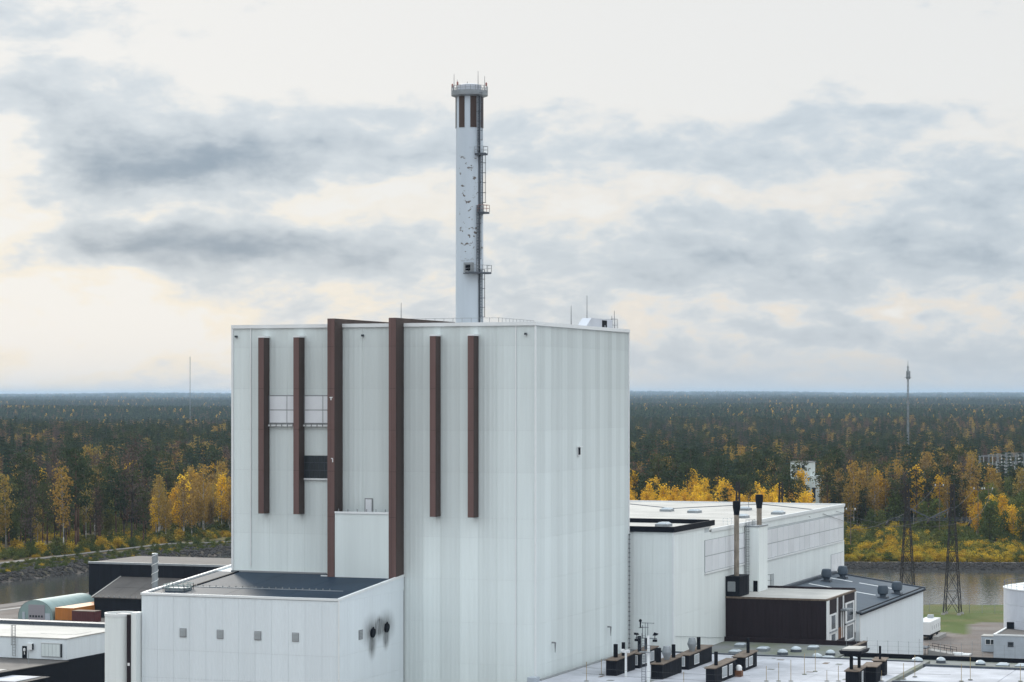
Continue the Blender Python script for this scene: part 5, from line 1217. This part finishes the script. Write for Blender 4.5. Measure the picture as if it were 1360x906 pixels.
def proto(kind, trees, leaf_m, bark_m):
    PROTO[kind] = []; c = bpy.data.collections.new('wood_' + kind)
    for i, t in enumerate(trees):
        V4, T = np.concatenate(t.q), np.concatenate(t.t); cm = make_crown_mesh('crown', V4, T, leaf_m)
        tm = bpy.data.meshes.new('trunk'); tm.from_pydata(t.trunk.v, [], t.trunk.f); tm.materials.append(MATS[bark_m]); tm.shade_smooth(); tm.update()
        # one joined copy for the far scatter
        jm = bpy.data.meshes.new('far_tree'); nv = len(V4) * 4
        jm.from_pydata(V4.reshape(-1, 3).tolist() + [tuple(v) for v in t.trunk.v], [], [(4 * k, 4 * k + 1, 4 * k + 2, 4 * k + 3) for k in range(len(V4))] + [tuple(k + nv for k in f) for f in t.trunk.f])
        col4 = np.ones((nv + len(t.trunk.v), 4), np.float32); col4[:nv, :3] = np.repeat(T, 4)[:, None]
        ca = jm.color_attributes.new('tint', 'FLOAT_COLOR', 'POINT'); ca.data.foreach_set('color', col4.reshape(-1))
        jm.materials.append(MATS[leaf_m]); jm.materials.append(MATS[bark_m])
        mi = np.zeros(len(jm.polygons), np.int32); mi[len(V4):] = 1; jm.polygons.foreach_set('material_index', mi); jm.update()
        jo = bpy.data.objects.new('far_tree', jm); c.objects.link(jo)
        PROTO[kind].append((cm, tm)); 
    PROTO[kind + '_col'] = c
proto('spruce', [spruce(20, 2.7, 1), spruce(22, 3.0, 2), spruce(17, 2.5, 3), spruce(24, 2.8, 4)], 'spruce_needles', 'bark')
proto('pine', [pine(19, 3.0, 11), pine(21, 3.3, 12), pine(17, 2.9, 13), pine(20, 2.6, 14)], 'pine_needles', 'pine_bark')
proto('gold', [birch(15, 2.3, 21), birch(17, 2.5, 22), birch(13, 2.2, 23), birch(16, 2.0, 24)], 'gold_leaves', 'birch_bark')
proto('amber', [birch(18, 2.2, 31, .85, .3), birch(20, 2.5, 32, .85, .35), birch(16, 2.0, 33, .8, .3), birch(19, 2.3, 34, .8, .4)], 'amber_leaves', 'birch_bark')
proto('russet', [russet(18, 2.3, 41), russet(20, 2.6, 42), russet(17, 2.1, 43)], 'russet_leaves', 'bark')
proto('green', [birch(12, 2.6, 51, 1.1, .18, .45, 50), birch(10, 2.8, 52, 1.1, .15, .45, 46)], 'green_leaves', 'bark')
proto('bush', [bush(3.0, 2.0, 61), bush(2.4, 1.8, 62), bush(3.6, 2.0, 63)], 'green_leaves', 'bark')
proto('gbush', [bush(2.6, 1.7, 71, .3), bush(2.0, 1.5, 72, .3), bush(3.2, 1.6, 73, .3)], 'shrub_gold', 'bark')

def vnoise(X, Y, s, seed):                               # cheap value noise for mixing kinds into stands
    r = np.random.default_rng(seed); g = r.random((64, 64)); x, y = np.asarray(X) / s, np.asarray(Y) / s
    xi, yi = np.floor(x).astype(int), np.floor(y).astype(int); fx, fy = x - xi, y - yi; fx, fy = fx * fx * (3 - 2 * fx), fy * fy * (3 - 2 * fy)
    G = lambda a, b: g[a % 64, b % 64]
    return (G(xi, yi) * (1 - fx) + G(xi + 1, yi) * fx) * (1 - fy) + (G(xi, yi + 1) * (1 - fx) + G(xi + 1, yi + 1) * fx) * fy
KINDS_ = ['spruce', 'pine', 'gold', 'amber', 'russet', 'green', 'bush', 'gbush']
def grow():
    out = {k: [] for k in KINDS_}                        # (X, Y, scale, rot)
    R_ = np.random.default_rng(5)
    Y0, Ymax = 770, 2700; y = Y0
    while y < Ymax:
        step = 6.2 if y < 1300 else (7.4 if y < 1900 else 8.6)
        half = .255 * y + 30; n = int(2 * half / step)
        X = np.linspace(-half, half, n) + R_.uniform(-.45, .45, n) * step; Y = y + R_.uniform(-.5, .5, n) * step
        df, dn = chan(X, Y); px = 680 + 3211 * X / Y
        n1, n2, n3 = vnoise(X, Y, 70, 1), vnoise(X, Y, 28, 2), vnoise(X, Y, 150, 3)
        u = R_.random(n)
        for i in range(n):
            x_, y_, p = X[i], Y[i], px[i]
            if df[i] < (28 if p < 560 else 19): continue
            k = None; s = R_.uniform(.80, 1.48)
            if 1048 < p < 1094 and 950 < y_ < 1066 and u[i] < .9: continue
            if p < 560:                                   # west of the plant: mixed wood right up to the bank road
                d = df[i]
                if d < 33: k = 'bush' if u[i] < .35 else ('gbush' if u[i] < .55 else None)
                elif d < 78:
                    if p > 205: k = ('amber' if u[i] < .62 else 'gold' if u[i] < .74 else 'bush') if d < 64 else ('amber' if u[i] < .25 else None)
                    else: k = ('amber' if u[i] < .085 else 'pine' if u[i] < .17 else 'russet' if u[i] < .22 else 'bush' if u[i] < .4 else 'gbush' if u[i] < .66 else None)
                    if k == 'amber' and p > 205: s *= .86
                    elif k in ('pine', 'russet'): s *= 1.2
                elif d < 130 and n1[i] > .34: k = 'bush' if u[i] < .25 else ('green' if u[i] < .40 else ('pine' if u[i] < .46 else None))
                else:
                    if n2[i] > .58: k = 'russet' if u[i] < .42 else ('amber' if u[i] < .62 else ('gold' if u[i] < .66 else 'spruce'))
                    else: k = 'spruce' if u[i] < .50 else ('pine' if u[i] < .95 else 'russet')
            elif p < 1075:                                # golden grove behind the turbine hall
                if y_ < 940: s *= .84
                if y_ < 930: k = None if u[i] < .04 else ('gold' if u[i] < .93 else ('pine' if u[i] < .96 else 'green'))
                elif y_ < 985: k = 'gold' if u[i] < .5 else 'pine'
                else:
                    if n2[i] > .60: k = 'russet' if u[i] < .45 else ('amber' if u[i] < .65 else 'spruce')
                    else: k = 'spruce' if u[i] < .46 else ('pine' if u[i] < .975 else 'russet')
            else:                                         # open shore with scrub, then wood
                d = df[i]
                if p > 1290 and 1130 < y_ < 1300: continue
                if p > 1298 and 985 < y_ < 1131 and u[i] < .8: continue
                if d < 75: k = 'gbush' if u[i] < .88 else 'bush'
                elif d < 190:
                    if n1[i] > .60: k = 'green' if u[i] < .42 else ('gold' if u[i] < .72 else 'bush')
                    else: k = 'bush' if u[i] < .55 else ('gbush' if u[i] < .75 else ('green' if u[i] < .79 else None))
                    if k == 'gold': s *= .8
                elif d < 330:
                    k = 'amber' if u[i] < .30 else ('gold' if u[i] < .40 else ('russet' if u[i] < .66 else ('pine' if u[i] < .84 else 'green'))) if n2[i] > .42 else ('pine' if u[i] < .6 else 'spruce')  # golden share also imitates sunlight falling on this wood
                else:
                    if n2[i] > .60: k = 'russet' if u[i] < .45 else ('amber' if u[i] < .66 else 'spruce')
                    else: k = 'spruce' if u[i] < .55 else ('pine' if u[i] < .97 else 'russet')
            if p > 800 and 1750 < y_ < 2700 and n3[i] > .35 and k in ('spruce', 'pine'): k = 'green' if u[i] * 13 % 1 < .40 else k  # lighter green trees stand in for a sunlit band of forest
            if y_ > 1500 and k in ('spruce', 'pine', 'russet') and n3[i] > .62 and n1[i] > .50 and u[i] * 7 % 1 < .10: k = 'gold'
            if abs(x_ - (-129 - CAMX)) < 0: continue
            if k is None: continue
            out[k].append((x_, y_, s, R_.uniform(0, 6.28)))
        y += step * .92
    # dense scrub on the open shore
    for _ in range(2600):
        x_ = R_.uniform(88, 190); dd = R_.uniform(10, 78); y_ = float(np.interp(x_, FARX, FARY)) + dd
        out['gbush' if R_.random() < .8 - .3 * (dd > 45) else 'bush'].append((x_, y_, R_.uniform(.5, 1.0), R_.uniform(0, 6.28)))
    for _ in range(700):
        x_ = R_.uniform(-160, -80); d = R_.uniform(27.5, 66)
        y_ = float(np.interp(x_, FARX, FARY)) + d * 2.4
        out['bush' if R_.random() < .6 else 'gbush'].append((x_, y_, R_.uniform(.4, .9), R_.uniform(0, 6.28)))
    for _ in range(420):
        x_ = R_.uniform(-165, -85); d = R_.uniform(5, 20)
        y_ = float(np.interp(x_, FARX, FARY)) + d * 2.4
        out['bush' if R_.random() < .9 else 'gbush'].append((x_, y_, R_.uniform(.22, .55), R_.uniform(0, 6.28)))
    return out
TREES = grow()
LAB = {'spruce': ('spruce_tree', 'spruce', 'dark green conical spruce', 'spruces'), 'pine': ('pine_tree', 'pine', 'dark green pine with bare reddish trunk', 'pines'),
       'gold': ('birch_tree', 'birch', 'bright golden yellow birch', 'golden birches'), 'amber': ('birch_tree', 'birch', 'amber leaved birch with pale trunk', 'amber birches'),
       'russet': ('aspen_tree', 'aspen', 'russet brown half bare deciduous tree', 'russet trees'), 'green': ('willow_tree', 'willow', 'olive green rounded leafy tree', 'olive green trees')}
def clear_of_buildings(u, v):
    if -140 < u < -118 and 660 < v < 701: return False
    if -98 < u < -30 and 868 < v < 1005: return False
    return True
def place():
    rest = {k: [] for k in KINDS_}; caps = {'spruce': 220, 'pine': 300, 'gold': 190, 'amber': 110, 'russet': 300, 'green': 120}
    for k in KINDS_:
        pts = [p for p in TREES[k] if clear_of_buildings(*site(p[0], p[1]))]
        if k not in caps: rest[k] = pts; continue
        name, cat, desc, grp = LAB[k]
        pts.sort(key=lambda p: p[1]); n = 0
        for (X, Y, s, rz) in pts:
            px = 680 + 3211 * X / Y
            vis = -15 < px < 312 or 832 < px < 1375
            if vis and n < caps[k]:
                n += 1; u, v = site(X, Y); z = float(height(X, Y)) - .1; cm, tm = PROTO[k][n % len(PROTO[k])]
                zone = 'wood left of the reactor' if px < 400 else ('wood behind the turbine hall' if px < 1075 else 'wood right of the hall')
                o = thing(name, desc + ' in the ' + zone, cat, (u, v, z), grp + ' in the ' + zone)
                o.rotation_euler = (0, 0, rz); o.scale = (s, s, s * (0.92 + .16 * ((n * 37) % 10) / 10))
                for nm, me in (('trunk', tm), ('crown', cm)):
                    c = bpy.data.objects.new(nm, me); col.objects.link(c); c.parent = o
            else: rest[k].append((X, Y, s, rz))
    return rest
REST = place()

def scatter(name, label, cat, coll, pts, nvar):
    if not pts: return
    P = np.array(pts); X, Y = P[:, 0], P[:, 1]; Z = height(X, Y) - .1
    U = CAMX + X * CT - Y * ST; Vv = CAMY + X * ST + Y * CT; n = len(P)
    me = bpy.data.meshes.new(name); me.from_pydata(np.stack([U, Vv, Z], 1).tolist(), [], [])
    for an, val, ty in (('sc', P[:, 2], 'FLOAT'), ('rz', P[:, 3], 'FLOAT')):
        a = me.attributes.new(an, ty, 'POINT'); a.data.foreach_set('value', val.astype(np.float32))
    a = me.attributes.new('pick', 'INT', 'POINT'); a.data.foreach_set('value', (np.arange(n) * 7 % 31 % nvar).astype(np.int32))
    me.update(); o = bpy.data.objects.new(name, me); col.objects.link(o); tag(o, label, cat, kind='stuff')
    g = bpy.data.node_groups.new('scatter', 'GeometryNodeTree')
    g.interface.new_socket('Geometry', in_out='INPUT', socket_type='NodeSocketGeometry'); g.interface.new_socket('Geometry', in_out='OUTPUT', socket_type='NodeSocketGeometry')
    N, L = g.nodes, g.links; gi, go = N.new('NodeGroupInput'), N.new('NodeGroupOutput'); iop = N.new('GeometryNodeInstanceOnPoints')
    ci = N.new('GeometryNodeCollectionInfo'); ci.inputs['Collection'].default_value = coll; ci.inputs['Separate Children'].default_value = True; ci.inputs['Reset Children'].default_value = True
    def attr(nm, ty):
        x = N.new('GeometryNodeInputNamedAttribute'); x.data_type = ty; x.inputs['Name'].default_value = nm; return x.outputs['Attribute']
    L.new(gi.outputs[0], iop.inputs['Points']); L.new(ci.outputs[0], iop.inputs['Instance']); iop.inputs['Pick Instance'].default_value = True
    L.new(attr('pick', 'INT'), iop.inputs['Instance Index']); cx = N.new('ShaderNodeCombineXYZ'); L.new(attr('rz', 'FLOAT'), cx.inputs[2])
    L.new(cx.outputs[0], iop.inputs['Rotation']); L.new(attr('sc', 'FLOAT'), iop.inputs['Scale']); L.new(iop.outputs[0], go.inputs[0])
    md = o.modifiers.new('scatter', 'NODES'); md.node_group = g
    return o
SN = {'spruce': ('spruce_forest', 'distant dark spruces of the wide forest merging into one mass'), 'pine': ('pine_forest', 'distant green pines of the wide forest merging into one mass'),
      'gold': ('birch_forest', 'distant yellow birches dotted through the forest'), 'amber': ('amber_birch_forest', 'distant amber birches dotted through the forest'),
      'russet': ('russet_forest', 'distant brown half bare trees in the forest'), 'green': ('willow_scrub', 'distant olive green leafy trees in the forest'),
      'bush': ('green_scrub', 'low green bushes covering the banks'), 'gbush': ('yellow_scrub', 'low yellow autumn scrub along the canal shore')}
for k in KINDS_:
    scatter(SN[k][0], SN[k][1], 'scrub' if 'bush' in k else 'forest', PROTO[k + '_col'], REST[k], len(PROTO[k]))

# far canopy: patches of simple trees, instanced out to the hills
def far_patches():
    c = bpy.data.collections.new('far_canopy'); r = np.random.default_rng(77)
    cols = {'s': (.032, .054, .030), 'p': (.056, .080, .036), 'r': (.14, .098, .065), 'a': (.30, .165, .035), 'g': (.50, .31, .04)}  # spruce and pine lightened to imitate sun on the distant canopy
    for k in range(7):
        Q, T = [], []
        mix = ['sssppppsp', 'sspppprss', 'sssppprsspss', 'ssppsppps', 'pppsssssr', 'sppgssrspsssp', 'ssppsspps'][k]
        for i in range(20):
            x, y = r.uniform(-20, 20), r.uniform(-20, 20); ch = mix[r.integers(len(mix))]; h = r.uniform(16, 27); cc = np.array(cols[ch]) * r.uniform(.75, 1.3)
            n = 80
            if ch == 's':
                f = r.uniform(.15, 1, n); rad = 3.2 * (1 - f) ** .8 + .1; a = r.uniform(0, 6.28, n); P = np.stack([x + rad * np.cos(a), y + rad * np.sin(a), h * f], 1)
            else:
                f = r.uniform(.3 if ch == 'p' else .2, 1, n); rad = 3.4 * np.sin(np.clip(f * 1.02, 0, 1) * 3.0) ** .6 * np.sqrt(r.random(n)); a = r.uniform(0, 6.28, n); P = np.stack([x + rad * np.cos(a), y + rad * np.sin(a), h * f], 1)
            A = r.normal(0, 1, (n, 3)); A /= np.linalg.norm(A, axis=1)[:, None]; B = np.cross(A, r.normal(0, 1, (n, 3))); B /= np.linalg.norm(B, axis=1)[:, None]
            s = r.uniform(.9, 1.7, n)[:, None]
            Q.append(np.stack([P - A * s * .6, P + B * s * .6, P + A * s * .6, P - B * s * .6], 1)); T.append(cc[None] * r.uniform(.7, 1.25, n)[:, None])
        me = make_crown_mesh('far_canopy', np.concatenate(Q), np.concatenate(T), 'canopy_far'); o = bpy.data.objects.new('far_patch', me); c.objects.link(o)
    pts = []; y = 2660.0
    while y < 33000:
        s = 1.0 if y < 6000 else (1.0 + (y - 6000) / 9000); s = min(s, 1.9); step = 36 * s * (1 if y < 6000 else (1.25 if y < 14000 else 1.9)); half = .24 * y + 60
        for x in np.arange(-half, half, step): pts.append((x + r.uniform(-.4, .4) * step, y + r.uniform(-.4, .4) * step, s if y < 6000 else min(s, 1.2), r.uniform(0, 6.28)))
        y += step * (1.0 if y < 5000 else (1.6 if y < 12000 else 3.2))
    scatter('far_forest', 'endless forest receding to the hazy blue horizon', 'forest', c, pts, 7)
far_patches()

# ------------------------------------------------------------------ haze over the forest
hm = bpy.data.materials.new('haze'); hm.use_nodes = True; N, L = hm.node_tree.nodes, hm.node_tree.links
N.remove(N['Principled BSDF']); pv = N.new('ShaderNodeVolumePrincipled'); pv.inputs['Color'].default_value = (.60, .79, 1.0, 1); pv.inputs['Density'].default_value = 3.8e-5; pv.inputs['Anisotropy'].default_value = 0.0
L.new(pv.outputs[0], N['Material Output'].inputs['Volume']); MATS['haze'] = hm
hz = MB().box(-48000, 48000, -48000, 48000, -7.5, 125).build('haze', 'haze', base=(0, 0, -7.5)); tag(hz, 'thin blue autumn haze over the far forest', 'haze', kind='stuff')
